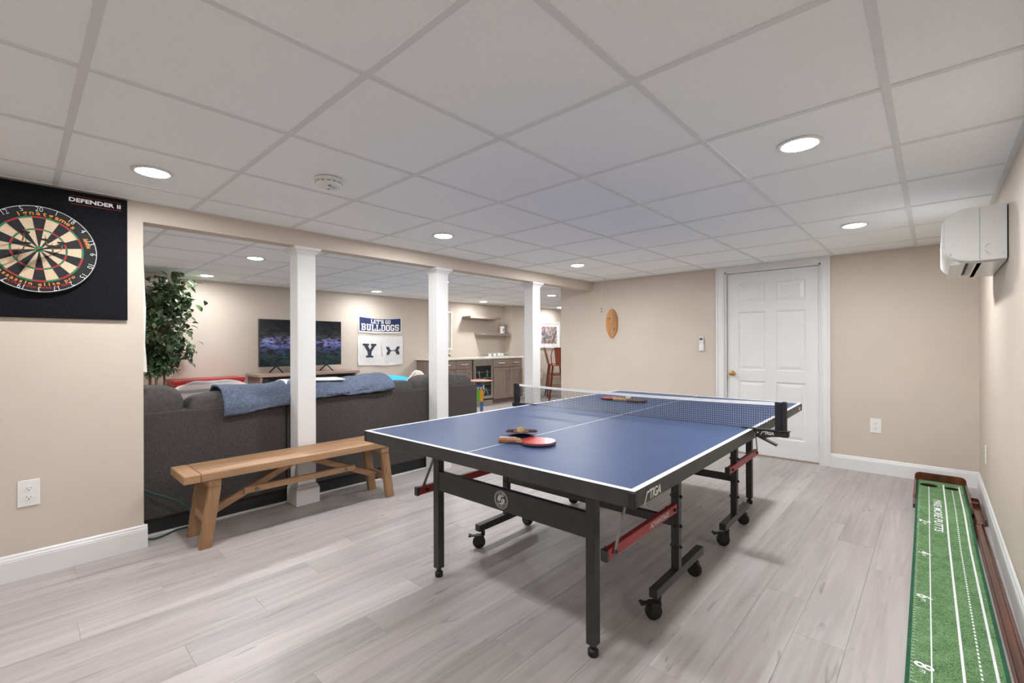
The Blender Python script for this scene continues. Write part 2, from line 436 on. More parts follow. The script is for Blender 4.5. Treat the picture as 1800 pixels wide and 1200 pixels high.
c3 = MB(); c3.box(DX0-.018, DX1+.018, YB-.0138, YB, DZ+.018, CEIL-.002, .002).box(DX0-.018, DX1+.018, YB-.018, YB-.013, DZ+.022, DZ+.034, .002).box(DX0-.018, DX1+.018, YB-.021, YB-.013, CEIL-.022, CEIL-.002, .002)
build('casing', c3, m_white, dr)
jb = MB().box(DX0-.02, DX0-.002, YB, YB+.12, 0, DZ+.02).box(DX1+.002, DX1+.02, YB, YB+.12, 0, DZ+.02).box(DX0-.02, DX1+.02, YB, YB+.12, DZ+.002, DZ+.02)
build('jamb', jb, m_white, dr)
# slab: grid of stiles and rails with raised panels
SY0 = YB+.028
sl = MB(); W_ = DX1-DX0
sl.box(DX0+.003, DX1-.003, SY0+.012, SY0+.038, .012, DZ-.002)
st = .115; mull = .10
zs = [.012, .20, .80, .915, 1.555, 1.65, 1.865, DZ-.002]   # rails / panels
pxs = [(DX0+st, (DX0+DX1)/2-mull/2), ((DX0+DX1)/2+mull/2, DX1-st)]
for (a, b) in ((DX0+.003, DX0+st), ((DX0+DX1)/2-mull/2, (DX0+DX1)/2+mull/2), (DX1-st, DX1-.003)):
    sl.box(a, b, SY0, SY0+.013, .012, DZ-.002)
for (a, b) in ((zs[0], zs[1]), (zs[2], zs[3]), (zs[4], zs[5]), (zs[6], zs[7])):
    for p0, p1 in pxs: sl.box(p0, p1, SY0, SY0+.013, a, b)
slab = build('slab', sl, m_white, dr)
for (a, b) in ((zs[1], zs[2]), (zs[3], zs[4]), (zs[5], zs[6])):
    for p0, p1 in pxs:
        mb = MB()
        # ovolo slope from the frame into the recess, then raised field
        def ring(d0, y0, d1, y1):
            A = [(p0+d0, y0, a+d0), (p1-d0, y0, a+d0), (p1-d0, y0, b-d0), (p0+d0, y0, b-d0)]
            B = [(p0+d1, y1, a+d1), (p1-d1, y1, a+d1), (p1-d1, y1, b-d1), (p0+d1, y1, b-d1)]
            mb.add(A+B, [(i, (i+1) % 4, 4+(i+1) % 4, 4+i) for i in range(4)])
        ring(0, SY0, .014, SY0+.0105); ring(.014, SY0+.0105, .02, SY0+.0105); ring(.02, SY0+.0105, .048, SY0+.002)
        mb.add([(p0+.048, SY0+.002, a+.048), (p1-.048, SY0+.002, a+.048), (p1-.048, SY0+.002, b-.048), (p0+.048, SY0+.002, b-.048)], [(0, 1, 2, 3)])
        build('panel', mb, m_white, slab)
kx, kz = -1.655, 0.875
kn = MB(); Mk = Matrix.Translation((kx, SY0, kz)) @ Matrix.Rotation(R(90), 4, 'X')
kn.lathe([(.031, 0), (.031, .004), (.022, .009), (.011, .013), (.010, .026), (.020, .032), (.0265, .042), (.0265, .052), (.020, .060), (.006, .063)], n=28, M=Mk)
build('door_knob', kn, m_brass, dr, smooth=True, label='round polished brass door knob')
for z in (.22, .98, 1.76):
    build('hinge', MB().box(DX1-.004, DX1+.006, SY0-.006, SY0+.006, z-.045, z+.045, .002).cyl((DX1+.001, SY0-.006, z-.047), (DX1+.001, SY0-.006, z+.047), .005, n=10), m_chrome, dr)
struct(build('trim_2', MB().box(DX0, DX1, YB+.005, YB+.115, 0, .008, .002), m_standw))

# ---- columns
def column(i, yc, lab):
    xc = -3.575
    t = thing('column', lab, 'column', (xc, yc, 0)); t['group'] = 'white square columns under the beam'; t['kind'] = 'structure'
    h = .069
    build('shaft', MB().box(xc-h, xc+h, yc-h, yc+h, 0, 1.945, .004), m_white, t)
    b = MB()
    b.box(xc-.088, xc+.088, yc-.088, yc+.088, 0, .118, .0015)
    for d, z0, z1 in ((.085, .118, .124), (.082, .124, .130), (.0775, .130, .140)): b.box(xc-d, xc+d, yc-d, yc+d, z0, z1, .001)
    build('plinth', b, m_white, t)
    c = MB()
    pr = [(.0735, 1.896), (.0735, 1.902), (.078, 1.905), (.081, 1.912), (.090, 1.921), (.097, 1.925), (.100, 1.931), (.100, 1.9445)]
    for k in range(len(pr)-1):
        (d, z), (e, z2) = pr[k], pr[k+1]
        A = [(xc-d, yc-d, z), (xc+d, yc-d, z), (xc+d, yc+d, z), (xc-d, yc+d, z)]; B = [(xc-e, yc-e, z2), (xc+e, yc-e, z2), (xc+e, yc+e, z2), (xc-e, yc+e, z2)]
        c.add(A+B, [(i_, (i_+1) % 4, 4+(i_+1) % 4, 4+i_) for i_ in range(4)])
    d = .0735; c.add([(xc-d, yc-d, 1.896), (xc+d, yc-d, 1.896), (xc+d, yc+d, 1.896), (xc-d, yc+d, 1.896)], [(3, 2, 1, 0)])
    build('capital', c, m_white, t)
    build('neck_band', MB().box(xc-.0705, xc+.0705, yc-.0705, yc+.0705, 1.884, 1.889, .001), m_white, t)
column(0, 1.50, 'white square column standing behind the wooden bench')
column(1, 2.812, 'white square column in the middle, between flags and wine fridge')
column(2, 4.24, 'white square column nearest the back wall, behind the net')

# ---- ceiling lamps
lens_me = MB().lathe([(.066, 0), (.066, -.004), (.058, -.007), (.030, -.009), (.004, -.0095)], n=28).mesh('lens', True); lens_me.materials.append(m_lens)
ring_me = MB().lathe([(.085, .002), (.085, -.002), (.080, -.0045), (.068, -.004), (.066, .002)], n=28).mesh('trim_ring', True); ring_me.materials.append(m_plastic)
LAMPS = [(-.423, 2.29, 'round recessed ceiling light nearest the wall-mounted air conditioner door side', 'a'),
         (-.423, 4.13, 'round ceiling light above the floor in front of the white door', 'b'),
         (-2.84, .46, 'round ceiling light in front of the dartboard', 'c'),
         (-2.84, 2.285, 'round ceiling light in front of the middle column', 'd'),
         (-2.84, 4.13, 'round ceiling light in front of the column nearest the back wall', 'e'),
         (-1.03, .47, 'round ceiling light above the camera, only its glow shows', 'f'),
         (-.423, -1.36, 'round ceiling light added for fill, unseen behind the camera near the right wall', 'x'), (-2.84, -1.36, 'round ceiling light added for fill, unseen behind the camera near the left wall', 'x'),  # two unseen lamps, added as fill from behind the camera
         (-4.91, -.75, 'round ceiling light added for fill above the unseen left end of the sofa room', 'y'), (-6.57, -.75, 'round ceiling light added for fill in the unseen corner of the sofa room', 'y'), (-4.91, 8.6, 'round ceiling light added for fill above the high table, hidden by the wall edge', 'y'),  # unseen lamps added to brighten the sofa room and the hall beyond
         (-4.91, 1.60, 'round ceiling light beyond the beam, over the sofa by the first column', 'g'),
         (-6.56, 1.59, 'round ceiling light beside the leafy tree top', 'h'),
         (-6.57, 3.92, 'round ceiling light above the two flags', 'i'),
         (-4.91, 3.95, 'round ceiling light hidden behind the middle column', 'j'),
         (-6.60, 6.32, 'round ceiling light above the floating shelves', 'k'),
         (-4.92, 6.36, 'round ceiling light over the walkway beyond the last column', 'l'),
         (-6.40, 8.60, 'round ceiling light above the framed colourful print', 'm')]
LAMPS[0] = (-.423, 2.29, 'large bright round ceiling light above the right side of the table', 'a')
for (x, y, lab, k) in LAMPS:
    t = thing('ceiling_light', lab or 'round ceiling light added for fill behind the camera', 'ceiling light', (x, y, CEIL), group='round recessed ceiling lights')
    link('lens', lens_me, t, (0, 0, 0)); link('trim_ring', ring_me, t, (0, 0, 0))
    ld = bpy.data.lights.new('lamp', 'AREA'); ld.shape = 'DISK'; ld.size = 0.125; ld.energy = LAMP_W*(.55 if x < -6 else 1.25 if x < -4 else .45 if y < -1 else .70 if y < .5 else 1.0); ld.color = LAMP_COL
    lo = bpy.data.objects.new('lamp', ld); C.objects.link(lo); lo.parent = t; lo.location = (0, 0, -0.012)

# ================================================================== PING-PONG TABLE
TT = thing('ping_pong_table', 'blue-topped table tennis table with charcoal frame and red side rails', 'table', (-1.4635, 2.6238, 0), 0.0234)
def tb(name, mb, mat, par=TT, **k): return build(name, mb, mat, par, world=False, **k)
TZ = .756; HW, HL = .7625, 1.37
for s in (-1, 1):
    v0, v1 = (-HL, -.003) if s < 0 else (.003, HL)
    top = tb('tabletop', MB().box(-HW+.003, HW-.003, v0+(.003 if s < 0 else 0), v1-(.003 if s > 0 else 0), TZ-.018, TZ), m_blue)
    ln = MB(); z0, z1 = TZ+.0001, TZ+.0006
    ve = v0 if s < 0 else v1
    ln.box(-HW, HW, ve, ve-.02*s, z0, z1)
    for a in (-1, 1): ln.box(a*HW, a*HW-.02*a, v0+(.02 if s < 0 else 0), v1-(.02 if s > 0 else 0), z0, z1)
    cv0, cv1 = (v0+.02, -.003) if s < 0 else (.003, v1-.02)
    ln.box(-.0018, .0018, cv0, cv1, z0, z1)
    build('boundary_line', ln, m_line, top, world=False)
    ap = MB(); A0, A1 = TZ-.053, TZ-.018
    e = HL
    ap.box(-HW, HW, s*e, s*(e-.02), A0, TZ-.0004)
    for a in (-1, 1): ap.box(a*HW, a*(HW-.022), v0+.002, v1-.002, A0, TZ-.0004)
    ap.box(-HW+.02, HW-.02, s*.02, s*.04, A0+.006, A1)
    for u in (-.36, .36): ap.box(u-.015, u+.015, v0+.02, v1-.02, A0+.008, A1)
    tb('apron', ap, m_steel)
    for a in (-1, 1):
        cc = MB().box(a*(HW+.0015), a*(HW-.022), s*(HL+.0015), s*(HL-.018), A0-.002, TZ-.003, .003)
        tb('corner_cap', cc, m_black)
# lettering on the aprons
def stiga(mb, size, Mx, bold=.0012):
    text_mb(mb, 'TIGA', size, Mx @ Matrix.Translation((size*.22, 0, 0)), bold=bold*size/.04, shear=.22, space=.92)
    k = size*.72; mb.prism([(x*k*1.25-size*1.12, y*k) for x, y in SLASH_S], 0, .0006, Mx)
mb = MB(); stiga(mb, .042, basis((HW+.0005, -1.235, TZ-.034), (0, 1, 0), (1, 0, 0))); tb('lettering', mb, m_silver)
mb = MB(); mb.box(HW, HW+.001, 1.255, 1.315, TZ-.044, TZ-.020); tb('sticker', mb, mk('pale_sticker', (.5, .47, .46), .5), label='small pale sticker on the far right apron')
# end legs, panel, braces
for s in (-1, 1):
    for a in (-1, 1):
        u = a*.463
        lg = tb('leg', MB().box(u-.0205, u+.0205, s*1.12-.02, s*1.12+.02, .045, TZ-.04, .002), m_steel)
        build('foot', MB().lathe([(.019, 0), (.021, .004), (.021, .022), (.013, .028), (.012, .046)], c=(u, s*1.12, 0), n=18), m_black, lg, world=False, smooth=True)
    tb('end_panel', MB().box(-.443, .443, s*1.112, s*1.136, .452, .552, .002), m_steel)
    tb('crossbar', MB().box(-.443, .443, s*1.10, s*1.125, .665, .69, .001), m_steel)
    # wheel frames
    pv = -.5 if s < 0 else .44
    bv = (-.76, -.18) if s < 0 else (.20, .70)
    for a in (-1, 1):
        u = a*.545
        tb('post', MB().box(u-.019, u+.019, pv-.018, pv+.018, .13, TZ-.04, .002), m_steel)
        tb('wheel_bar', MB().box(u-.0195, u+.0195, bv[0], bv[1], .098, .138, .002), m_steel)
        for zz in (.48, .34, .24):
            tb('adjuster_knob', MB().cyl((u-.028, pv, zz), (u+.028, pv, zz), .0075, n=10).cyl((u, pv-.026, zz), (u, pv+.026, zz), .0065, n=10), m_black)
    tb('crossbar', MB().box(-.526, .526, pv-.012, pv+.012, .335, .378, .002), m_steel)
    # red rail + folding strut
    rv = (-1.185, -.545) if s < 0 else (.27, .93)
    for a in (-1, 1):
        u = a*.555
        r = tb('side_rail', MB().box(u-.012, u+.012, rv[0], rv[1], .418, .458, .002), m_red, label='red side rail')
        build('end_cap', MB().box(u-.014, u+.014, rv[0]-.012, rv[0]+.004, .416, .460, .002), m_steel, r, world=False)
        for vv in (rv[0]+.05, rv[1]-.03):
            build('bolt', MB().cyl((u-.03, vv, .438), (u+.02, vv, .438), .008, n=10), m_black, r, world=False)
        st0 = -1.145 if s < 0 else .90; st1 = -1.00 if s < 0 else .80
        tb('strut', MB().bar((u+a*.016, st0, .432), (u+a*.016, st1, TZ-.045), .004, .016), m_zinc)
# casters
wheel_me = MB(); Mw = Matrix.Rotation(R(90), 4, 'Y')
wheel_me.lathe([(.012, -.015), (.030, -.014), (.036, -.011), (.0375, -.006), (.0375, .006), (.036, .011), (.030, .014), (.012, .015)], n=24, M=Mw)
wheel_me = wheel_me.mesh('wheel', True); wheel_me.materials.append(m_black)
hub_me = MB().lathe([(.003, -.020), (.010, -.019), (.010, .019), (.003, .020)], n=14, M=Mw).mesh('hub', True); hub_me.materials.append(m_dark)
fork = MB(); fork.box(-.022, -.018, -.020, .028, -.004, .036, .0015).box(.018, .022, -.020, .028, -.004, .036, .0015).box(-.022, .022, -.018, .030, .034, .040, .0015).cyl((0, .024, .038), (0, .024, .062), .012, n=14)
fork_me = fork.mesh('fork'); fork_me.materials.append(m_black)
brake_me = MB().box(-.014, .014, -.052, -.014, .034, .040, .002).box(-.018, .018, -.062, -.046, .032, .044, .003).mesh('brake_pedal'); brake_me.materials.append(m_black)
for (u, v, br) in ((-.54, -.752, 1), (-.54, -.30, 0), (.54, -.745, 1), (.54, -.25, 0), (.54, .226, 1), (.54, .655, 0), (-.54, .25, 1), (-.54, .655, 0)):
    e = bpy.data.objects.new('caster', None); C.objects.link(e); e.parent = TT; e.location = (u, v, .0375); e.rotation_euler = (0, 0, R(-50)+rnd.uniform(-.15, .25) + (0 if br else R(150)))
    link('wheel', wheel_me, e); link('hub', hub_me, e); link('fork', fork_me, e)
    if br: link('brake_pedal', brake_me, e)
# lettering on rails and panel
mb = MB(); text_mb(mb, 'ADVANTAGE', .032, basis((.5675, -.74, .438), (0, 1, 0), (1, 0, 0)), bold=.0006, shear=.15); tb('lettering', mb, m_silver)
mb = MB()
for r0, r1 in ((.0405, .0375), (.0335, .0325), (.0235, 0)):
    n = 40
    if r1: mb.add([(r*math.cos(2*PI*i/n), r*math.sin(2*PI*i/n), z) for z in (0, .0008) for r in (r0, r1) for i in range(n)],
                  [(i, (i+1) % n, n+(i+1) % n, n+i) for i in range(n)] + [(2*n+i, 2*n+(i+1) % n, 3*n+(i+1) % n, 3*n+i) for i in range(n)])
    else:
        # disc split by an S-shaped band
        for sg in (1, -1):
            pts = []
            for i in range(17):
                t = -1+2*i/16; x = t*.0185; y = .004+.007*math.sin(t*PI)*1.0
                pts.append((x, y*1.0))
            arc = [(.0225*math.cos(a), .0225*math.sin(a)) for a in [R(12)+i*(PI-R(24))/16 for i in range(17)]]
            poly = pts + arc
            c_, s_ = math.cos(R(32)), math.sin(R(32))
            poly = [((x*c_-y*s_)*sg, (x*s_+y*c_)*sg) for x, y in poly]
            mb.prism(poly, 0, .0008)
for i, ch in enumerate('TABLE TENNIS CLUB'):
    a = R(215 + i*7.6)
    text_mb(mb, ch, .0075, Matrix.Rotation(a+PI/2, 4, 'Z') @ Matrix.Translation((0, -.0285, 0)), depth=.0008)
for i, ch in enumerate('STIGA'):
    a = R(90-(i-2)*17)
    text_mb(mb, ch, .0105, Matrix.Rotation(a-PI/2, 4, 'Z') @ Matrix.Translation((0, .0285, 0)), depth=.0008, bold=.0003)
Me = basis((-.005, -1.1365, .502), (1, 0, 0), (0, -1, 0))
em = MB(); em.add(mb.v, mb.f, Me)
tb('round_emblem', em, m_silver, label='round silver emblem on the end panel')

# ---- net
NT = thing('table_tennis_net', 'black mesh table tennis net with white tape clamped across the blue table', 'net', (-1.4635, 2.6238, TZ), 0.0234)
def nb(name, mb, mat, par=NT, **k): return build(name, mb, mat, par, world=False, **k)
def topz(u): return .140 - .012*(1-(u/.88)**2)
net = MB(); N = 150
us = [-.865+1.73*i/N for i in range(N+1)]
for u in us: net.box(u-.0007, u+.0007, -.0007, .0007, .004, topz(u))
rows = 11
for k in range(rows):
    for i in range(0, N, 6):
        a, b = us[i], us[min(i+6, N)]
        z0 = .004+(topz(a)-.004)*k/rows; z1 = .004+(topz(b)-.004)*k/rows
        net.bar((a, 0, z0), (b, 0, z1), .0013, .0014)
o = nb('mesh_net', net, m_net); o['kind'] = 'stuff'
tp = MB()
for i in range(0, N, 5):
    a, b = us[i], us[min(i+5, N)]
    za, zb = topz(a), topz(b); t = .0022
    tp.add([(a, -t, za-.008), (a, t, za-.008), (a, t, za+.008), (a, -t, za+.008), (b, -t, zb-.008), (b, t, zb-.008), (b, t, zb+.008), (b, -t, zb+.008)],
           [(0, 1, 5, 4), (1, 2, 6, 5), (2, 3, 7, 6), (3, 0, 4, 7)])
nb('top_tape', tp, m_tape)
for a in (-1, 1):
    p = nb('net_post', MB().cyl((a*.905, 0, -.004), (a*.905, 0, .150), .0125, n=16).cyl((a*.905, 0, .150), (a*.905, 0, .154), .0125, .008, n=16), m_dark, smooth=True)
    sl_ = MB().box(a*.862, a*.893, -.006, .006, .006, .149, .002)
    for k in range(15): sl_.box(a*.862, a*.893, -.0075, .0075, .012+k*.009, .015+k*.009)
    build('net_sleeve', sl_, m_net, p, world=False)
    build('post_foot', MB().cyl((a*.905, 0, -.026), (a*.905, 0, -.004), .019, n=16), m_dark, p, world=False)
    cl = MB()
    cl.box(a*.705, a*.93, -.016, .016, .0008, .0062, .001)
    cl.prism([(a*.765, -.002), (a*.925, -.002), (a*.925, -.022), (a*.85, -.030), (a*.80, -.045), (a*.785, -.03), (a*.7665, -.012)], -.014, .014, Matrix.Rotation(R(90), 4, 'X'))
    c = nb('clamp', cl, m_dark)
    lv = MB().bar((a*.775, 0, -.030), (a*.872, 0, -.072), .026, .011, b=.002).cyl((a*.785, -.016, -.024), (a*.785, .016, -.024), .004, n=10)
    build('clamp_lever', lv, m_dark, c, world=False)
    if a > 0:
        build('pivot_pin', MB().cyl((.785, -.0185, -.014), (.785, -.014, -.014), .0035, n=10), m_silver, c, world=False)
        mb = MB(); Mx = basis((.832, -.0145, -.0135), (1, 0, 0), (0, -1, 0)); stiga(mb, .021, Mx); build('lettering', mb, m_silver, c, world=False)

# ---- paddles
m_rub_r = mk('red_rubber', (0.50, 0.025, 0.02), 0.25, var=0.06, scale=40)
m_rub_b = mk('black_rubber_sheet', (0.03, 0.025, 0.022), 0.35, var=0.06, scale=40)
m_blade = mk('blade_plywood', (0.50, 0.30, 0.15), 0.5, var=0.1, scale=30)
m_hand = mk('handle_wood', (0.40, 0.17, 0.08), 0.4, var=0.2, scale=30, stretch=(0.1, 1, 1))
m_hand_b = mk('handle_pale_wood', (0.50, 0.36, 0.17), 0.4, var=0.2, scale=30, stretch=(0.1, 1, 1))
m_edge_d = mk('edge_tape_dark', (0.03, 0.025, 0.03), 0.5)
def paddle(label, M, top, bottom, hand, logo=False):
    t = thing('table_tennis_paddle', label, 'paddle', M.translation.copy(), group='table tennis paddles on the blue table')
    L, W = .158, .150
    def outline(k=1.0, cut=True):
        pts = []
        for i in range(41):
            a = R(-152)+R(304)*i/40
            pts.append((L/2*k*math.cos(a), W/2*k*math.sin(a)))
        return pts
    ol = outline()
    nk = [(-.075, .016), (-.098, .014), (-.098, -.014), (-.075, -.016)]
    bl = MB(); bl.prism(ol+nk, .0045, .0105)
    mb = MB(); mb.add(bl.v, bl.f, M); build('blade', mb, m_blade, t)
    rb = MB(); rb.prism(outline(.995), .0105, .0145); mb = MB(); mb.add(rb.v, rb.f, M); build('rubber_sheet', mb, top, t)
    rb = MB(); rb.prism(outline(.995), .0005, .0045); mb = MB(); mb.add(rb.v, rb.f, M); build('rubber_sheet', mb, bottom, t)
    ed = MB(); pts = [(x*1.003, y*1.003, .0075) for x, y in ol]; ed.tube(pts, .0035, n=6); mb = MB(); mb.add(ed.v, ed.f, M); build('edge_tape', mb, m_edge_d, t)
    hd = MB(); Mx = Matrix.Rotation(R(90), 4, 'Y')
    rings = [(-.078, .0135, .0075), (-.095, .0135, .011), (-.13, .0135, .0115), (-.165, .0155, .0125), (-.178, .0165, .0125)]
    vs = []; fs = []; n = 16
    for x, wy, wz in rings:
        for i in range(n):
            a = 2*PI*i/n; ca, sa = math.cos(a), math.sin(a)
            vs.append((x, wy*math.copysign(abs(ca)**.6, ca), .0125+wz*math.copysign(abs(sa)**.6, sa)))
    for k in range(len(rings)-1):
        for i in range(n): fs.append((k*n+i, k*n+(i+1) % n, (k+1)*n+(i+1) % n, (k+1)*n+i))
    fs += [tuple(range(n)), tuple(range((len(rings)-1)*n, len(rings)*n))]
    hd.add(vs, fs); mb = MB(); mb.add(hd.v, hd.f, M); h = build('handle', mb, hand, t, smooth=True)
    st = MB().box(-.176, -.10, -.004, .004, .0238, .0252); mb = MB(); mb.add(st.v, st.f, M); build('stripe', mb, m_line, h)
    return t
Mt = Matrix.Translation((-1.4635, 2.6238, TZ+.0012)) @ Matrix.Rotation(.0234, 4, 'Z')
def TP(u, v, z, rz, rx=0, ry=0): return Mt @ Matrix.Translation((u, v, z)) @ Matrix.Rotation(rz, 4, 'Z') @ Matrix.Rotation(rx, 4, 'X') @ Matrix.Rotation(ry, 4, 'Y')
paddle('red-faced paddle at the near end of the table, beneath the tilted dark paddle', TP(.128, -1.035, .001, R(30)), m_rub_r, m_rub_b, m_hand)
paddle('dark paddle leaning on the red paddle, pale handle end towards us', TP(-.045, -.945, .0155, R(129), 0, R(11.5)), m_rub_b, m_rub_r, m_hand_b)
paddle('red-faced paddle beyond the net, blade to the left', TP(-.455, .665, .001, R(222)), m_rub_r, m_rub_b, m_hand)
paddle('dark brown paddle beyond the net, beside the red one', TP(-.225, .655, .001, R(20)), m_rub_b, m_rub_r, m_hand_b)
bb = MB(); bb.lathe([(.001+.0195*math.sin(PI*i/12), -.0195*math.cos(PI*i/12)) for i in range(13)], c=(0, 0, 0), n=18)
mb = MB(); mb.add(bb.v, bb.f, Matrix.Translation((-1.4635-.335, 2.6238+.70, TZ+.0205)))
o = build('table_tennis_ball', mb, m_tape, smooth=True); tag(o, 'small white ball lying between the two paddles beyond the net', 'ball')

# ================================================================== BENCH
BT = .45
BN = thing('wooden_bench', 'long rustic brown wooden bench in front of the grey sofa', 'bench', (-3.33, 1.38, 0))
X0, X1, Y0, Y1 = -3.487, -3.155, .648, 2.122
build('top_board', MB().box(X0, -3.323, Y0+.088, Y1-.088, BT-.048, BT, .004), m_bench, BN)
build('top_board', MB().box(-3.3215, X1, Y0+.088, Y1-.088, BT-.048, BT, .004), m_bench, BN)
build('end_board', MB().box(X0, X1, Y0, Y0+.086, BT-.048, BT, .004), m_benchx, BN)
build('end_board', MB().box(X0, X1, Y1-.086, Y1, BT-.048, BT, .004), m_benchx, BN)
for ys, yf, sg in ((.775, .725, -1), (1.995, 2.045, 1)):
    build('cross_block', MB().box(X0+.018, X1-.012, ys-.0 if sg > 0 else ys, ys+(.066)*(-sg) if sg > 0 else ys+.066, BT-.092, BT-.0485, .003), m_benchx, BN)
    a, b = (ys, ys+.066) if sg < 0 else (ys-.066, ys)
    c, d = (yf, yf+.066) if sg < 0 else (yf-.066, yf)
    for xa, xb in ((X1-.047, X1-.012), (X0+.018, X0+.053)):
        mb = MB(); vs = [(xa, c, 0), (xb, c, 0), (xb, d, 0), (xa, d, 0), (xa, a, BT-.0925), (xb, a, BT-.0925), (xb, b, BT-.0925), (xa, b, BT-.0925)]
        mb.add(vs, [(0, 3, 2, 1), (4, 5, 6, 7), (0, 1, 5, 4), (1, 2, 6, 5), (2, 3, 7, 6), (3, 0, 4, 7)])
        bm = bmesh.new(); me = mb.mesh('leg'); bm.from_mesh(me); bmesh.ops.bevel(bm, geom=bm.edges[:], offset=.003, segments=2, affect='EDGES'); bm.to_mesh(me); bm.free()
        build('leg', me, m_benchz, BN)
    ym = (a+c)/2*.45+(c)*.0+(b+d)/2*.55
    ym = (a+b+c+d)/4-.006*sg*(-1)
    build('stretcher', MB().box(X0+.053, X1-.047, ym-.016, ym+.016, .135, .185, .003), m_benchx, BN)
xm = (X0+X1)/2
build('brace', MB().bar((xm, .80, .155), (xm, 1.33, .388), .032, .042, up=(0, 0, 1), b=.003), m_bench, BN)
build('brace', MB().bar((xm, 1.97, .155), (xm, 1.44, .388), .032, .042, up=(0, 0, 1), b=.003), m_bench, BN)
build('long_stretcher', MB().box(xm+.0165, xm+.046, 1.00, 1.77, .243, .283, .003), m_bench, BN)
for y in (1.075, 1.695):
    build('bolt', MB().cyl((xm+.044, y, .263), (xm+.054, y, .263), .0125, n=16).cyl((xm+.05, y, .263), (xm+.058, y, .263), .006, n=8), m_zinc, BN)

# ================================================================== SOFA
def pill(mb, c, s, e=(.35, .35), n=28, m=18, wr=.012, seed=0, M=None, pinch=0.0):
    """rounded cushion: superellipsoid with folds"""
    def cp(a, k): v = math.cos(a); return math.copysign(abs(v)**k, v)
    def sp(a, k): v = math.sin(a); return math.copysign(abs(v)**k, v)
    vs = []; fs = []
    for j in range(m+1):
        ph = -PI/2+PI*j/m
        for i in range(n):
            th = 2*PI*i/n
            p = Vector((cp(ph, e[0])*cp(th, e[1]), cp(ph, e[0])*sp(th, e[1]), sp(ph, e[0])))
            if pinch: p.x *= 1-pinch*(abs(p.y)**4*.5+abs(p.z)**4*.5)
            q = Vector((p.x*s[0]/2, p.y*s[1]/2, p.z*s[2]/2))
            if wr:
                d = noise.noise(Vector((q.x*7+seed, q.y*5, q.z*9)))+.5*noise.noise(Vector((q.x*15+seed, q.y*13, q.z*21)))
                q += p.normalized()*d*wr
            vs.append(q+Vector(c))
    for j in range(m):
        for i in range(n): fs.append((j*n+i, j*n+(i+1) % n, (j+1)*n+(i+1) % n, (j+1)*n+i))
    mb.add(vs, fs, M); return mb
SF = thing('sectional_sofa', 'long charcoal grey fabric sofa seen from behind, beyond the columns', 'sofa', (-4.1, 2.0, 0))
XS = -3.68
for a, b in ((.30, 1.418), (1.424, 3.425)):
    mb = MB().box(XS-.20, XS, a, b, .088, .775, .012); build('back_frame', mb, m_sofa, SF)
build('base', MB().box(-4.60, XS-.012, .34, 3.40, .0, .10), m_black, SF)
build('seat_frame', MB().box(-4.62, XS-.20, .36, 3.20, .10, .30, .01), m_sofa, SF)
build('armrest', MB().box(-4.64, XS-.20, 3.20, 3.425, .10, .60, .03), m_sofa, SF)
for a, b in ((.36, 1.30), (1.31, 2.25), (2.26, 3.19)):
    build('seat_cushion', pill(MB(), (-4.28, (a+b)/2, .37), (.70, b-a, .17), (.25, .2), seed=a), m_sofac, SF, smooth=True)
cush = [(.33, .775, .935, .30), (.785, 1.44, .868, .26), (1.45, 2.02, .865, .26), (2.03, 2.655, .862, .26), (2.665, 3.40, .895, .27)]
for k, (a, b, zt, th) in enumerate(cush):
    h = .50
    build('back_cushion', pill(MB(), (XS-.055-th/2+.03, (a+b)/2, zt-h/2), (th, b-a, h), (.40, .30), wr=.014, seed=k*3.3, n=36, m=24), m_sofac, SF, smooth=True)
# blanket over the back
def drape(y0, y1, prof, nx=60, wr=.008, seed=0.0, thick=.01):
    """prof(y) -> list of (x,z) points from front to the hanging back edge"""
    vs = []; fs = []; K = None
    for i in range(nx+1):
        y = y0+(y1-y0)*i/nx; pts = prof(y); K = len(pts)
        for k, (x, z) in enumerate(pts):
            d = noise.noise(Vector((y*5+k*.3+seed, k*.25, 0)))*wr*1.4+noise.noise(Vector((y*17+seed, k*.5, 3)))*wr*.5
            vs.append((x+d, y, z+d))
    for i in range(nx):
        for k in range(K-1): fs.append((i*K+k, i*K+k+1, (i+1)*K+k+1, (i+1)*K+k))
    me = bpy.data.meshes.new('blanket'); me.from_pydata(vs, [], fs); me.polygons.foreach_set('use_smooth', [True]*len(fs))
    return me
def bl_prof(y):
    t = (y-.98)/(2.34-.98)
    zt = .890+.010*math.sin(y*9)+.012*t
    lo = .722+.0*t + (.095*max(0, t-.15)/.85) + .012*math.sin(y*5)
    lo = min(lo, zt-.02)
    xo = XS+.022
    pts = [(-4.04, zt-.10), (-4.00, zt-.04), (-3.95, zt), (-3.88, zt+.012), (-3.80, zt+.006), (-3.73, zt-.015), (-3.69, zt-.05)]
    n = 7
    for k in range(1, n+1):
        q = k/n; pts.append((-3.69+(XS+.024+.008*math.sin(y*14+q*2)+3.69)*min(1, q*2.2), zt-.05+(lo-zt+.05)*q))
    return pts
me = drape(.985, 2.36, bl_prof, 90, .010, 2.0)
o = build('fleece_blanket', me, m_fleece, smooth=True); md = o.modifiers.new('s', 'SOLIDIFY'); md.thickness = .014; md.offset = 1
tag(o, 'slate blue fleece blanket draped over the back of the grey sofa', 'blanket')
def wc_prof(y):
    zt = .905-.02*max(0, y-1.62)
    lo = zt-.045 if y < 1.58 else zt-.004
    return [(-4.02, zt-.03), (-3.95, zt+.005), (-3.88, zt+.018), (-3.80, zt+.014), (-3.75, (zt+lo)/2+.012), (-3.722, lo+.01)]
me = drape(1.44, 1.92, wc_prof, 30, .004, 9.0)
o = build('white_cloth', me, m_cloth, smooth=True); md = o.modifiers.new('s', 'SOLIDIFY'); md.thickness = .006; md.offset = 1
tag(o, 'small white cloth lying on the blue blanket behind the first column', 'cloth')
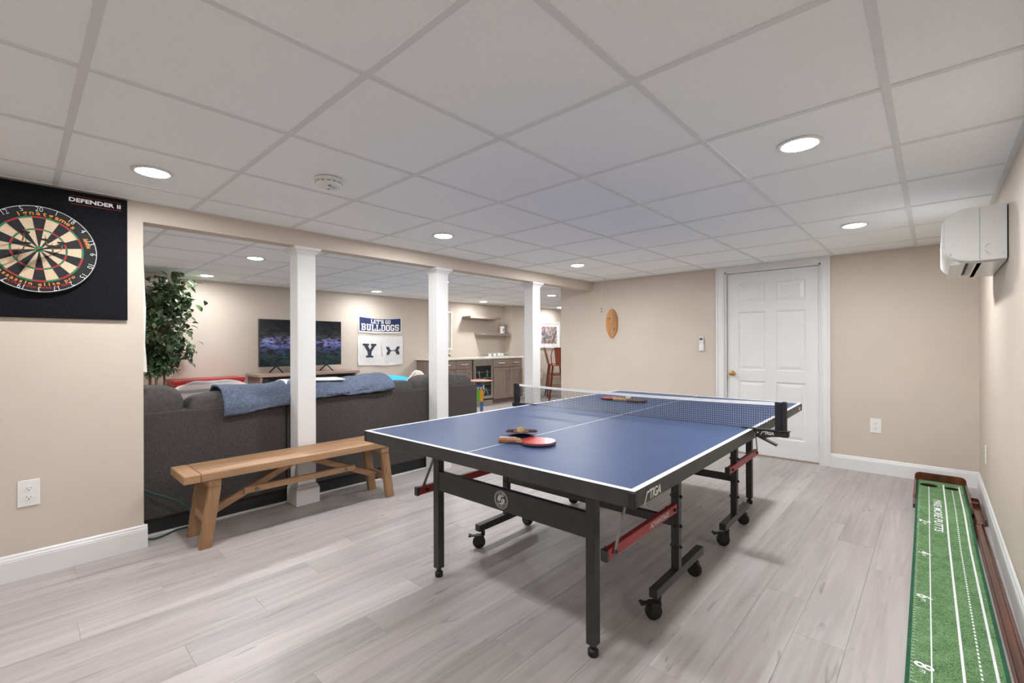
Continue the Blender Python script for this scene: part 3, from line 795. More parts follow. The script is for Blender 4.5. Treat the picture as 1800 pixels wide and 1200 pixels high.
# striped pillow
def mat_stripe(name, c1, c2, axis, scale):
    m, n, l, b = nt(name); tc = n.new('ShaderNodeTexCoord'); wv = n.new('ShaderNodeTexWave'); wv.bands_direction = axis; wv.inputs['Scale'].default_value = scale; wv.inputs['Distortion'].default_value = 1.0
    l.new(tc.outputs['Object'], wv.inputs[0]); cr = n.new('ShaderNodeValToRGB'); cr.color_ramp.elements[0].position = .5; cr.color_ramp.elements[1].position = .8
    cr.color_ramp.elements[0].color = _col(c1); cr.color_ramp.elements[1].color = _col(c2); l.new(wv.outputs[0], cr.inputs[0]); l.new(cr.outputs[0], b.inputs['Base Color']); b.inputs['Roughness'].default_value = .9
    return m
m_stripe = mat_stripe('striped_cotton', (.55, .47, .44), (.25, .25, .26), 'Z', 5.0)
o = build('striped_pillow', pill(MB(), (-4.30, 1.08, .695), (.16, .58, .44), (.5, .35), wr=.02, seed=5, pinch=.3), m_stripe, smooth=True)
tag(o, 'pale pillow with grey stripes on the sofa, below the red chest', 'pillow')

# ================================================================== BEYOND THE SOFA
# red chest
t = thing('red_chest', 'low glossy red wooden chest against the television room wall', 'chest', (-6.85, 1.66, 0))
build('body', MB().box(-7.06, -6.72, 1.30, 2.03, .06, .745, .004), m_redchest, t)
build('lid', MB().box(-7.075, -6.69, 1.265, 2.06, .745, .785, .008), m_redchest, t)
build('lid_moulding', MB().box(-7.07, -6.705, 1.28, 2.045, .715, .745, .004), m_redchest, t)
for x, y in ((-7.03, 1.33), (-7.03, 2.0), (-6.75, 1.33), (-6.75, 2.0)): build('foot', MB().box(x-.03, x+.03, y-.03, y+.03, 0, .06, .004), m_redchest, t)
for a, b in ((1.34, 1.65), (1.68, 1.99)): build('door', MB().box(-6.72, -6.708, a, b, .12, .69, .004), m_redchest, t)
# tv stand
t = thing('television_stand', 'weathered wood television stand with black metal brackets under the screen', 'television stand', (-6.8, 2.9, 0))
ya, yb = 2.17, 3.62
build('top_board', MB().box(-7.06, -6.55, ya, yb, .775, .815, .004), m_standw, t)
for y in (ya+.03, yb-.06): build('side_panel', MB().box(-7.04, -6.58, y, y+.03, .04, .775, .003), m_standw, t)
build('back_panel', MB().box(-7.05, -7.035, ya+.03, yb-.03, .04, .775), m_standw, t)
build('shelf', MB().box(-7.03, -6.60, ya+.06, yb-.06, .50, .53, .003), m_standw, t)
build('shelf', MB().box(-7.03, -6.60, ya+.06, yb-.06, .06, .09, .003), m_standw, t)
for a, b in ((ya+.10, ya+.50), (yb-.52, yb-.12)):
    d = build('drawer', MB().box(-6.60, -6.58, a, b, .54, .685, .003), m_standw, t)
    build('handle', MB().cyl((-6.578, (a+b)/2-.03, .64), (-6.565, (a+b)/2-.03, .64), .012, n=12), m_dark, d)
build('metal_rail', MB().box(-6.575, -6.565, ya+.05, yb-.05, .705, .722, .002), m_dark, t)
for y in (ya+.10, ya+.56, yb-.56, yb-.10):
    build('metal_bracket', MB().box(-6.585, -6.572, y-.035, y+.035, .69, .755, .003).box(-6.58, -6.57, y-.012, y+.012, .10, .70, .002).bar((-6.575, y-.03, .69), (-6.575, y-.012, .60), .006, .014), m_dark, t)
# tv
def mat_screen():
    m, n, l, b = nt('screen_picture')
    tc = n.new('ShaderNodeTexCoord'); sp = n.new('ShaderNodeSeparateXYZ'); l.new(tc.outputs['Generated'], sp.inputs[0])
    mp = n.new('ShaderNodeMapping'); mp.inputs['Scale'].default_value = (1, 4.0, 6.0); l.new(tc.outputs['Generated'], mp.inputs[0])
    no = n.new('ShaderNodeTexNoise'); no.inputs['Scale'].default_value = 2.5; no.inputs['Detail'].default_value = 8; no.inputs['Distortion'].default_value = 1.5; l.new(mp.outputs[0], no.inputs[0])
    cr = n.new('ShaderNodeValToRGB'); e = cr.color_ramp.elements
    e[0].position = 0.0; e[0].color = (.0, .012, .016, 1); e[1].position = 1.0; e[1].color = (.001, .002, .008, 1)
    for p, c in ((.18, (.003, .02, .024)), (.34, (.01, .018, .05)), (.42, (.06, .065, .18)), (.52, (.11, .115, .26)), (.62, (.04, .035, .06)), (.68, (.012, .014, .012)), (.78, (.004, .008, .012))):
        x = cr.color_ramp.elements.new(p); x.color = _col(c)
    l.new(sp.outputs[2], cr.inputs[0])
    mr = n.new('ShaderNodeMapRange'); mr.inputs[1].default_value = .42; mr.inputs[2].default_value = .62; mr.inputs[3].default_value = .06; mr.inputs[4].default_value = 1.8; l.new(no.outputs[0], mr.inputs[0])
    mu = n.new('ShaderNodeMix'); mu.data_type = 'RGBA'; mu.blend_type = 'MULTIPLY'; mu.inputs[0].default_value = 1
    cb = n.new('ShaderNodeCombineXYZ')
    for i in range(3): l.new(mr.outputs[0], cb.inputs[i])
    l.new(cr.outputs[0], mu.inputs[6]); l.new(cb.outputs[0], mu.inputs[7])
    b.inputs['Base Color'].default_value = (.004, .004, .005, 1); b.inputs['Roughness'].default_value = .12
    l.new(mu.outputs[2], b.inputs['Emission Color']); b.inputs['Emission Strength'].default_value = 1.0
    return m
t = thing('television', 'large black flat television showing a dark night scene with violet light', 'television', (-6.76, 2.83, .815))
tb0, tb1, tz0, tz1 = 2.245, 3.415, .905, 1.565
build('casing', MB().box(-6.80, -6.745, tb0, tb1, tz0, tz1, .004), m_dark, t)
build('screen', MB().box(-6.7455, -6.7435, tb0+.008, tb1-.008, tz0+.012, tz1-.008), mat_screen(), t)
for y in (2.47, 3.19):
    build('stand_foot', MB().bar((-6.77, y, .915), (-6.66, y+.05, .820), .018, .012).bar((-6.77, y, .915), (-6.88, y-.05, .820), .018, .012).bar((-6.77, y, .92), (-6.77, y, .895), .03, .03), m_dark, t)
# flags
m_navy = mk('navy_cloth', (0.020, 0.030, 0.105), 0.85, var=.06)
m_blackink = mk('dark_print', (0.035, 0.042, 0.065), 0.85)
def sheet(y0, y1, z0, z1, xf, ny=24, nz=14):
    vs = []; fs = []
    for i in range(ny+1):
        for j in range(nz+1):
            y = y0+(y1-y0)*i/ny; z = z0+(z1-z0)*j/nz; vs.append((xf(y, z)[0], y, xf(y, z)[1]))
    for i in range(ny):
        for j in range(nz):
            a = i*(nz+1)+j; fs.append((a, a+nz+1, a+nz+2, a+1))
    return MB().add(vs, fs)
sag1 = lambda y, z: (XT+.012+.005*math.sin(y*20+z*9), z-.028*math.sin(PI*(y-3.885)/.84)*(1 if z > 1.5 else .45))
t = thing('wall_banner', 'navy banner with white capital lettering pinned above the white flag', 'banner', (XT, 4.3, 1.55))
build('cloth', sheet(3.885, 4.725, 1.415, 1.69, sag1), m_cloth, t)
def inset(y, z):
    a = sag1(y, z); return (a[0]+.0012, a[1])
build('navy_field', sheet(3.905, 4.705, 1.445, 1.68, inset), m_navy, t)
def bent(mb, fn, base_y, base_z):
    out = MB(); out.v = [Vector((fn(v.x, v.y)[0]+.003+v.z, v.x, fn(v.x, v.y)[1])) for v in mb.v]; out.f = mb.f; out.mi = mb.mi; return out
mb = MB(); BLOCK = {'L': [(.1, .38, 0, 1.2), (0, .5, 1, 1.2), (0, 1, 0, .22), (.78, 1, 0, .48)],
 'U': [(.08, .36, .1, 1.2), (.64, .92, .1, 1.2), (.2, .8, 0, .24), (0, .44, 1, 1.2), (.56, 1, 1, 1.2)],
 'B': [(.1, .38, 0, 1.2), (0, .85, 0, .2), (0, .85, 1, 1.2), (.2, .82, .5, .7), (.70, .97, .1, .55), (.68, .94, .65, 1.1)],
 'D': [(.1, .38, 0, 1.2), (0, .82, 0, .2), (0, .82, 1, 1.2), (.70, .98, .12, 1.08)],
 'O': [(.02, .32, .12, 1.08), (.68, .98, .12, 1.08), (.15, .85, 0, .22), (.15, .85, .98, 1.2)],
 'G': [(.02, .32, .12, 1.08), (.15, .85, 0, .22), (.15, .85, .98, 1.2), (.70, .98, .1, .55), (.5, 1, .42, .60), (.70, .98, .83, 1.08)],
 'S': [(.15, .85, .98, 1.2), (.15, .85, 0, .22), (.15, .85, .49, .71), (.02, .32, .60, 1.08), (.68, .98, .12, .60), (.70, .98, .82, 1.08), (.02, .3, .12, .38)],
 'E': [(.1, .38, 0, 1.2), (0, .95, 0, .2), (0, .95, 1, 1.2), (.2, .7, .5, .7), (.75, .95, .1, .4), (.75, .95, .8, 1.1)],
 'T': [(.36, .64, 0, 1.2), (.2, .8, 0, .2), (0, 1, 1, 1.2), (0, .2, .75, 1.1), (.8, 1, .75, 1.1)], "'": [(0, .3, .8, 1.2)], ' ': []}
def block(mb, txt, yc, zb, w_, h_):
    adv = [(.42 if c in "' " else 1.12) for c in txt]; y = yc-sum(adv)*w_/2
    for c, a in zip(txt, adv):
        for x0, x1, z0, z1 in BLOCK[c]: mb.box(y+x0*w_, y+x1*w_, zb+z0*h_/1.2, zb+z1*h_/1.2, 0, .0015)
        y += a*w_
block(mb, "LET'S GO", 4.31, 1.590, .052, .066)
block(mb, 'BULLDOGS', 4.31, 1.462, .083, .112)
def lat(y, z): return (sag1(y, z)[0], z-.020*math.sin(PI*(y-3.885)/.84))
o = build('lettering', bent(mb, lat, 0, 0), m_cloth, t)
t = thing('wall_flag', 'white cloth flag with a navy letter and a dark emblem, hanging beside the television', 'flag', (XT, 4.3, 1.1))
wav = lambda y, z: (XT+.018+.008*math.sin(y*11+z*5)+.010*noise.noise(Vector((y*4, z*7, 0))), z-.012*math.sin(PI*(y-3.875)/.87)-.02*(1.365-z)*(0 if y < 4.3 else 1))
build('cloth', sheet(3.875, 4.745, .862, 1.362, wav, 36, 24), m_cloth, t)
Y_POLY = [(-.5, .5), (-.06, .5), (-.06, .36), (-.14, .36), (.02, .08), (.18, .36), (.08, .36), (.08, .5), (.5, .5), (.5, .36), (.40, .36), (.13, -.10), (.13, -.36), (.26, -.36), (.26, -.5), (-.26, -.5), (-.26, -.36), (-.13, -.36), (-.13, -.10), (-.40, .36), (-.5, .36)]
mb = MB(); mb.prism([(4.085+x*.25, 1.115+y*.235) for x, y in Y_POLY], 0, .002)
build('letter_print', bent(mb, wav, 0, 0), m_blackink, t)
mb = MB(); mb.prism([(4.315, 1.02), (4.320, 1.02), (4.320, 1.22), (4.315, 1.22)], 0, .002); build('divider_print', bent(mb, wav, 0, 0), m_blackink, t)
ua = MB()
def horn(sx, sy):
    # one quarter of the interlocked emblem
    pts = [(.10, .03), (.20, .045), (.235, .10), (.225, .17), (.30, .205), (.47, .215), (.50, .13), (.485, .06), (.42, .015), (.30, .0), (.10, -.02)]
    pts = [(.02, .025), (.16, .035), (.22, .08), (.235, .15), (.30, .24), (.50, .28), (.495, .16), (.46, .07), (.38, .0), (.20, -.005), (.02, -.01)]
    ua.prism([(4.545+sx*x*.26, 1.115+sy*y*.27) for x, y in pts], 0, .002)
for sx in (1, -1):
    for sy in (1, -1): horn(sx, sy)
build('emblem_print', bent(ua, wav, 0, 0), m_blackink, t)
# tree
TR = thing('potted_tree', 'tall bushy ficus tree with dark green leaves in the far left corner', 'tree', (-6.62, 1.12, 0))
build('pot', MB().lathe([(.15, 0), (.19, .30), (.20, .32), (.18, .32), (.17, .27), (.01, .27)], c=(-6.62, 1.12, 0), n=24), mk('woven_pot', (.20, .12, .06), .8, var=.3, scale=60), TR, smooth=True)
tips = []
rt = random.Random(3)
for k in range(4):
    x, y = -6.62+rt.uniform(-.05, .05), 1.10+(k-1.5)*.035; pts = []; a = rt.uniform(0, 6)
    for i in range(12):
        z = .25+i*.145; pts.append((x+.035*math.sin(z*3+a), y+.03*math.cos(z*3.3+a)+(k-1.5)*.02*z, z))
    build('trunk', MB().tube(pts, [.016-.0008*i for i in range(12)], n=8), m_bark, TR, smooth=True)
    tips.append(pts)
br = MB(); nodes = []
for k in range(92):
    z = rt.uniform(.80, 1.80); base = Vector((-6.62, 1.11, z))
    if k == 0: z = .98; base = Vector((-6.62, 1.11, z)); end = Vector((-6.58, 1.44, 1.14))
    elif k == 1: z = 1.05; base = Vector((-6.62, 1.11, z)); end = Vector((-6.5, 1.36, 1.08))
    else:
        a = rt.uniform(0, 2*PI)
        zz = z+rt.uniform(.02, .28); rad = (.17+.30*min(1, max(0, (zz-.95)/.5)))*rt.uniform(.5, 1.05)
        if zz < 1.0: rad *= .7
        end = Vector((-6.62+math.cos(a)*rad*.8, 1.06+math.sin(a)*rad*1.0, min(zz, 2.0)))
        end.x = max(end.x, XT+.08)
    mid = (base+end)/2+Vector((0, 0, .03)); br.tube([base, mid, end], [.006, .0045, .002], n=5)
    for q in range(24):
        f = rt.uniform(.35, 1.12); p = base.lerp(end, f)+Vector((rt.gauss(0, .05), rt.gauss(0, .055), rt.gauss(0, .055)))
        p.z = min(p.z, 2.03); p.x = max(p.x, XT+.04)
        if p.z > .90: nodes.append(p)
build('branches', br, m_bark, TR)
leafv = [(0, 0, 0), (.022, .022, .007), (.024, .048, .007), (0, .080, -.012), (-.024, .048, .007), (-.022, .022, .007), (0, .024, 0), (0, .050, -.002)]
leaff = [(0, 1, 6), (1, 2, 7, 6), (2, 3, 7), (0, 6, 5), (6, 7, 4, 5), (7, 3, 4)]
lm = []
for mm in (m_leaf, m_leaf2):
    me = bpy.data.meshes.new('leaf'); me.from_pydata(leafv, [], leaff); me.materials.append(mm); lm.append(me)
def lkey(p): return -(p.x*.5+abs(p.y-1.06)+p.z*.3)
nodes.sort(key=lkey)
rest = MB()
for k, p in enumerate(nodes):
    eu = (rt.uniform(-1.3, .2), rt.uniform(-.6, .6), rt.uniform(0, 2*PI)); s = rt.uniform(.85, 1.3)
    if k < 280: link('leaf', lm[0 if rt.random() < .6 else 1], TR, p-Vector(TR.location), eu, (s, s, s))
    else:
        Mx = Matrix.Translation(p) @ Matrix.LocRotScale(None, __import__('mathutils').Euler(eu), Vector((s, s, s)))
        rest.cur = 0 if rt.random() < .5 else 1; rest.add(leafv, leaff, Mx)
o = build('foliage', rest, [m_leaf, m_leaf2], TR); o['kind'] = 'stuff'
# beanbag + patterned cushion
o = build('beanbag', pill(MB(), (-5.55, 3.52, .38), (.95, 1.05, .80), (.75, .9), wr=.03, seed=8, n=40, m=26), mk('turquoise_cover', (.008, .33, .56), .7, var=.05), smooth=True)
tag(o, 'bright turquoise beanbag behind the sofa, below the flags', 'beanbag')
def mat_pattern():
    m, n, l, b = nt('feather_print'); tc = n.new('ShaderNodeTexCoord'); wv = n.new('ShaderNodeTexWave'); wv.inputs['Scale'].default_value = 9; wv.inputs['Distortion'].default_value = 9; wv.inputs['Detail'].default_value = 2
    l.new(tc.outputs['Object'], wv.inputs[0]); cr = n.new('ShaderNodeValToRGB'); cr.color_ramp.elements[0].color = (.12, .09, .08, 1); cr.color_ramp.elements[1].color = (.68, .62, .56, 1); cr.color_ramp.elements[1].position = .35
    l.new(wv.outputs[0], cr.inputs[0]); l.new(cr.outputs[0], b.inputs['Base Color']); b.inputs['Roughness'].default_value = .9; return m
pm = Matrix.Translation((-5.06, 3.62, .712)) @ Matrix.Rotation(R(45), 4, 'X')
o = build('patterned_cushion', pill(MB(), (0, 0, 0), (.12, .26, .26), (.5, .35), wr=.008, seed=2, M=pm, pinch=.3), mat_pattern(), smooth=True)
tag(o, 'cream cushion with brown feather pattern standing on its corner by the beanbag', 'cushion')
# child-sized painted side table
t = thing('painted_side_table', 'small brightly painted side table with checked rim and green apron past the sofa end', 'side table', (-4.80, 4.55, 0))
m_green = mk('lime_paint', (.13, .42, .03), .5); m_yel = mk('yellow_paint', (.75, .33, .01), .5); m_orange = mk('orange_paint', (.62, .20, .07), .5); m_bluep = mk('blue_paint', (.05, .12, .28), .5)
xa, xb, ya, yb = -5.02, -4.62, 4.38, 4.74
build('tabletop', MB().box(xa-.02, xb+.02, ya-.02, yb+.02, .575, .60, .003), m_cloth, t)
ck = MB()
for k in range(11):
    y = ya-.02+k*.0365+.003; ck.box(xb+.0195, xb+.0215, y, y+.018, .578, .598)
    x = xa-.02+k*.040+.003; ck.box(x, x+.02, ya-.0215, ya-.0195, .578, .598)
build('checked_rim', ck, m_dark, t)
build('apron', MB().box(xa+.02, xb-.02, ya+.005, ya+.02, .41, .575).box(xa+.02, xb-.02, yb-.02, yb-.005, .41, .575).box(xb-.02, xb-.005, ya+.02, yb-.02, .41, .575).box(xa+.005, xa+.02, ya+.02, yb-.02, .41, .575), m_green, t, label='lime green apron')
for x in (xa+.02, xb-.02):
    for y in (ya+.02, yb-.02):
        lg = build('leg', MB().box(x-.022, x+.022, y-.022, y+.022, .405, .575, .002), m_yel, t, label='leg with yellow block, blue ball and orange rings')
        prf = [(.012, .405), (.020, .39), (.020, .36), (.014, .35), (.022, .33), (.024, .30), (.018, .275), (.012, .27)]
        build('turned_ball', MB().lathe(prf, c=(x, y, 0), n=14), m_bluep, lg, smooth=True)
        rg = MB()
        for q in range(6): rg.lathe([(.014, .27-q*.045), (.023, .262-q*.045), (.023, .238-q*.045), (.014, .226-q*.045)], c=(x, y, 0), n=14)
        rg.cyl((x, y, 0), (x, y, .27), .014, n=12)
        build('turned_rings', rg, m_orange, lg, smooth=True)
t.rotation_euler = (0, 0, .80); t.location = (-4.90, 4.43, 0)
o = build('dark_jar', MB().lathe([(.055, 0), (.06, .01), (.06, .062), (.05, .07), (.01, .07)], c=(-4.80, 4.50, .601), n=20), m_bluep, smooth=True); tag(o, 'squat dark blue jar on the painted side table', 'jar')
o = build('wooden_platter', MB().lathe([(.10, 0), (.17, .006), (.20, .018), (.195, .020), (.16, .010), (.01, .008)], c=(-4.80, 4.50, .672), n=32), mk('orange_brown_wood', (.40, .15, .05), .4, var=.2), smooth=True); tag(o, 'orange-brown round wooden platter on the dark jar beside the sofa end', 'platter')

# ---- wet bar
def front(parent, y0, y1, z0, z1, x=-6.49, kind='door', handle=None):
    mb = MB().box(x, x+.012, y0+.003, y1-.003, z0+.003, z1-.003, .0015)
    d = build(kind, mb, m_cab, parent)
    if kind == 'door':
        w_ = .055
        f = MB().box(x+.012, x+.020, y0+.003, y0+w_, z0+.003, z1-.003, .001).box(x+.012, x+.020, y1-w_, y1-.003, z0+.003, z1-.003, .001).box(x+.012, x+.020, y0+w_, y1-w_, z0+.003, z0+w_, .001).box(x+.012, x+.020, y0+w_, y1-w_, z1-w_, z1-.003, .001)
        build('door_frame', f, m_cab, d)
    if handle:
        (ha, hz0), (hb, hz1) = handle
        hm = MB().cyl((x+.045, ha, hz0), (x+.045, hb, hz1), .006, n=10)
        for f_ in (.12, .88):
            yy, zz = ha+(hb-ha)*f_, hz0+(hz1-hz0)*f_; hm.cyl((x+.012, yy, zz), (x+.045, yy, zz), .004, n=8)
        build('handle', hm, m_chrome, d)
    return d
def cabinet(y0, y1, label, grp):
    t = thing('base_cabinet', label, 'cabinet', (-6.8, (y0+y1)/2, 0), group=grp)
    build('carcass', MB().box(XT+.01, -6.492, y0, y1, .10, .915), m_cab, t)
    build('toe_kick', MB().box(XT+.01, -6.54, y0, y1, 0, .10), m_cab, t)
    m = (y0+y1)/2
    return t, m
GR = 'grey-brown base cabinets of the wet bar'
t, m = cabinet(5.06, 5.915, 'grey-brown cabinet left of the wine fridge, partly behind the sofa', GR)
front(t, 5.06, 5.50, .745, .905, kind='drawer', handle=((5.20, .83), (5.34, .83))); front(t, 5.50, 5.88, .745, .905, kind='drawer', handle=((5.60, .83), (5.77, .83)))
front(t, 5.06, 5.47, .11, .735, handle=((5.44, .60), (5.44, .70))); front(t, 5.47, 5.88, .11, .735, handle=((5.50, .60), (5.50, .70)))
t, m = cabinet(6.475, 7.35, 'grey-brown cabinet right of the wine fridge with two tall doors', GR)
front(t, 6.475, 7.35, .745, .905, kind='drawer', handle=None)
for a, b in ((6.60, 6.77), (7.03, 7.20)):
    d = MB().cyl((-6.445, a, .83), (-6.445, b, .83), .006, n=10).cyl((-6.478, a+.02, .83), (-6.445, a+.02, .83), .004, n=8).cyl((-6.478, b-.02, .83), (-6.445, b-.02, .83), .004, n=8)
    build('handle', d, m_chrome, t)
front(t, 6.475, 6.91, .11, .735, handle=((6.87, .50), (6.87, .70))); front(t, 6.91, 7.35, .11, .735, handle=((6.95, .50), (6.95, .70)))
o = build('worktop', MB().box(XT+.005, -6.465, 5.03, 7.375, .918, .950, .004), m_quartz); tag(o, 'cream stone worktop running along the wet bar', 'worktop')
# wine fridge
t = thing('wine_fridge', 'wine fridge with a steel-framed glass door between the bar cabinets', 'fridge', (-6.8, 6.2, 0))
m_steelp = mk('stainless_steel', (.42, .39, .34), .3, metal=.8, var=.04)
build('cabinet_body', MB().box(XT+.02, -6.50, 5.925, 6.465, .11, .912), m_dark, t)
fz = MB().box(-6.50, -6.47, 5.928, 6.462, .79, .912, .002).box(-6.50, -6.47, 5.928, 5.985, .14, .79, .002).box(-6.50, -6.47, 6.405, 6.462, .14, .79, .002).box(-6.50, -6.47, 5.985, 6.405, .14, .20, .002)
build('door_frame', fz, m_steelp, t)
build('glass_pane', MB().box(-6.492, -6.480, 5.985, 6.405, .20, .79), m_glassdark, t)
gm = mk('grey_green_bottle', (.12, .15, .12), .3, var=.3)
for z in (.30, .42, .54, .66): build('rack', MB().box(-6.478, -6.474, 5.99, 6.40, z, z+.012), m_steelp if z == .54 else m_zinc, t)
for i, (y, z) in enumerate(((6.06, .22), (6.2, .22), (6.32, .22), (6.1, .56), (6.3, .57), (6.2, .44))):
    build('bottle_shape', MB().bar((-6.477, y, z), (-6.477, y+rnd.uniform(-.05, .05), z+.13), .03, .003, up=(1, 0, 0)), gm, t)
build('handle', MB().cyl((-6.44, 5.955, .30), (-6.44, 5.955, .76), .007, n=10).cyl((-6.47, 5.955, .32), (-6.44, 5.955, .32), .005, n=8).cyl((-6.47, 5.955, .74), (-6.44, 5.955, .74), .005, n=8), m_chrome, t)
gr = MB().box(-6.51, -6.50, 5.925, 6.465, .0, .125)
for k in range(5): gr.box(-6.50, -6.494, 5.95, 6.44, .03+k*.018, .038+k*.018)
build('vent_grille', gr, m_steelp, t)
# shelves
o = build('floating_shelf', MB().box(XT+.001, -6.84, 6.19, 7.06, 1.738, 1.783, .002), m_shelf); tag(o, 'upper grey-brown floating shelf on the wall of the bar', 'shelf', 'floating shelves above the bar')
o = build('floating_shelf', MB().box(XT+.001, -6.84, 6.53, 7.365, 1.398, 1.443, .002), m_shelf); tag(o, 'lower grey-brown floating shelf with a white canister on it', 'shelf', 'floating shelves above the bar')
t = thing('white_canister', 'white canister with a dark letter on the lower floating shelf', 'canister', (-6.93, 7.19, 1.443))
build('body', MB().box(-6.955, -6.885, 7.155, 7.225, 1.4435, 1.60, .006), m_plastic, t)
mb = MB(); mb.prism([(x*.05, y*.06) for x, y in Y_POLY], 0, .001); m2 = MB(); m2.add(mb.v, mb.f, basis((-6.8845, 7.19, 1.515), (0, 1, 0), (1, 0, 0))); build('letter_print', m2, m_blackink, t)
# tray on the worktop
t = thing('wire_tray', 'silver rimmed white tray standing on the worktop under the shelves', 'tray', (-6.80, 6.85, .95))
build('base', MB().box(-6.93, -6.68, 6.60, 7.14, .951, .957, .002), m_plastic, t)
rim = MB().tube([(-6.93, 6.60, 1.02), (-6.68, 6.60, 1.02), (-6.68, 7.14, 1.02), (-6.93, 7.14, 1.02)], .004, n=6, closed=True)
for x, y in ((-6.93, 6.6), (-6.68, 6.6), (-6.68, 7.14), (-6.93, 7.14), (-6.68, 6.78), (-6.68, 6.96)): rim.cyl((x, y, .955), (x, y, 1.02), .003, n=6)
build('rim', rim, m_chrome, t)
for k, y in enumerate((6.70, 6.84, 6.97, 7.07)):
    o = build('white_cup', MB().lathe([(.025, 0), (.034, .01), (.036, .055), (.033, .055), (.030, .012), (.004, .008)], c=(-6.80, y, .9575), n=18), m_plastic, smooth=True)
    tag(o, ['leftmost small white cup on the wire tray', 'second white cup from the left on the wire tray', 'third white cup from the left on the wire tray', 'rightmost small white cup on the wire tray'][k], 'cup', 'white cups on the wire tray')
# tap
t = thing('bar_tap', 'small dark tap end showing right of the middle column on the worktop', 'tap', (-6.85, 5.60, .95))
build('spout', MB().tube([(-6.95, 5.50, .95), (-6.95, 5.50, 1.0), (-6.88, 5.56, 1.012), (-6.80, 5.62, 1.0), (-6.79, 5.63, .98)], .010, n=8), m_dark, t, smooth=True)
build('tap_base', MB().cyl((-6.95, 5.50, .9503), (-6.95, 5.50, .962), .024, n=16), m_dark, t)
# white frame behind the column
t = thing('white_framed_mirror', 'white framed panel on the wall mostly hidden by the middle column', 'picture', (XT, 5.6, 1.47))
f = MB(); a, b, c_, d_ = 5.36, 5.90, 1.10, 1.865
f.box(XT+.001, XT+.03, a, a+.035, c_, d_, .003).box(XT+.001, XT+.03, b-.035, b, c_, d_, .003).box(XT+.001, XT+.03, a+.035, b-.035, c_, c_+.035, .003).box(XT+.001, XT+.03, a+.035, b-.035, d_-.035, d_, .003)
build('frame', f, m_plastic, t); build('pane', MB().box(XT+.001, XT+.014, a+.035, b-.035, c_+.035, d_-.035), mk('pale_panel', (.55, .50, .43), .3), t)
# framed print
XP = -6.83
def mat_art():
    m, n, l, b = nt('abstract_print'); tc = n.new('ShaderNodeTexCoord'); mp = n.new('ShaderNodeMapping'); mp.inputs['Scale'].default_value = (1, 9, 5); l.new(tc.outputs['Generated'], mp.inputs[0])
    v = n.new('ShaderNodeTexVoronoi'); v.inputs['Scale'].default_value = 1.3; l.new(mp.outputs[0], v.inputs[0])
    sp = n.new('ShaderNodeSeparateColor'); l.new(v.outputs['Color'], sp.inputs[0])
    cr = n.new('ShaderNodeValToRGB'); cr.color_ramp.interpolation = 'CONSTANT'; e = cr.color_ramp.elements; e[0].color = (.10, .10, .20, 1); e[1].position = .85; e[1].color = (.45, .42, .40, 1)
    for p, c in ((.15, (.30, .14, .12)), (.3, (.38, .25, .16)), (.42, (.14, .20, .12)), (.55, (.26, .28, .38)), (.7, (.50, .28, .22))):
        x = cr.color_ramp.elements.new(p); x.color = _col(c)
    l.new(sp.outputs[0], cr.inputs[0]); l.new(cr.outputs[0], b.inputs['Base Color']); b.inputs['Roughness'].default_value = .4; return m
t = thing('framed_print', 'colourful abstract print in a wide white frame beyond the last column', 'picture', (XP, 8.8, 1.42))
a, b, c_, d_ = 8.30, 9.13, 1.115, 1.745
f = MB().box(XP+.001, XP+.03, a, a+.05, c_, d_, .003).box(XP+.001, XP+.03, b-.05, b, c_, d_, .003).box(XP+.001, XP+.03, a+.05, b-.05, c_, c_+.05, .003).box(XP+.001, XP+.03, a+.05, b-.05, d_-.05, d_, .003)
build('frame', f, m_plastic, t); build('mount', MB().box(XP+.001, XP+.012, a+.05, b-.05, c_+.05, d_-.05), mk('mount_board', (.8, .79, .77), .8), t)
build('print', MB().box(XP+.012, XP+.0135, a+.12, b-.12, c_+.11, d_-.11), mat_art(), t)
# stools
def stool(label, loc, rz):
    t = thing('bar_stool', label, 'stool', loc, rz, 'copper-red metal bar stools')
    def B(n, mb, **k): return build(n, mb, m_copper, t, world=False, **k)
    B('seat', MB().box(-.16, .16, -.16, .16, .742, .762, .008))
    for sx in (-1, 1):
        for sy in (-1, 1): B('leg', MB().bar((sx*.13, sy*.13, .742), (sx*.205, sy*.205, .0), .03, .018, up=(sx, sy, 0)))
    for z, d in ((.25, .18), (.52, .155)):
        B('footrest', MB().tube([(-d, -d, z), (d, -d, z), (d, d, z), (-d, d, z)], .008, n=6, closed=True))
    B('back_hoop', MB().tube([(-.14, -.15, .75), (-.16, -.20, .95), (-.13, -.235, 1.09), (-.06, -.25, 1.13), (.06, -.25, 1.13), (.13, -.235, 1.09), (.16, -.20, .95), (.14, -.15, .75)], .010, n=8), smooth=True)
    mb = MB(); mb.add([(-.06, -.155, .76), (.06, -.155, .76), (.09, -.245, 1.12), (-.09, -.245, 1.12), (-.06, -.160, .76), (.06, -.160, .76), (.09, -.25, 1.12), (-.09, -.25, 1.12)], [(0, 1, 2, 3), (7, 6, 5, 4), (0, 4, 5, 1), (2, 6, 7, 3), (1, 5, 6, 2), (0, 3, 7, 4)])
    B('back_slat', mb)
stool('copper-red metal bar stool nearer us, half hidden by the wall edge', (-5.98, 7.98, 0), R(35))
stool('copper-red metal bar stool turned sideways, left of the other stool', (-6.42, 8.42, 0), R(-45))
t = thing('high_table', 'high bar table with a greenish edge glimpsed behind the stools', 'table', (-5.75, 8.85, 0))
build('tabletop', MB().box(-6.15, -5.3, 8.45, 9.25, 1.03, 1.07, .004), mk('green_edge', (.05, .09, .06), .4), t)
for x in (-6.05, -5.4):
    for y in (8.55, 9.15): build('leg', MB().box(x-.03, x+.03, y-.03, y+.03, 0, 1.03, .003), m_cab, t)

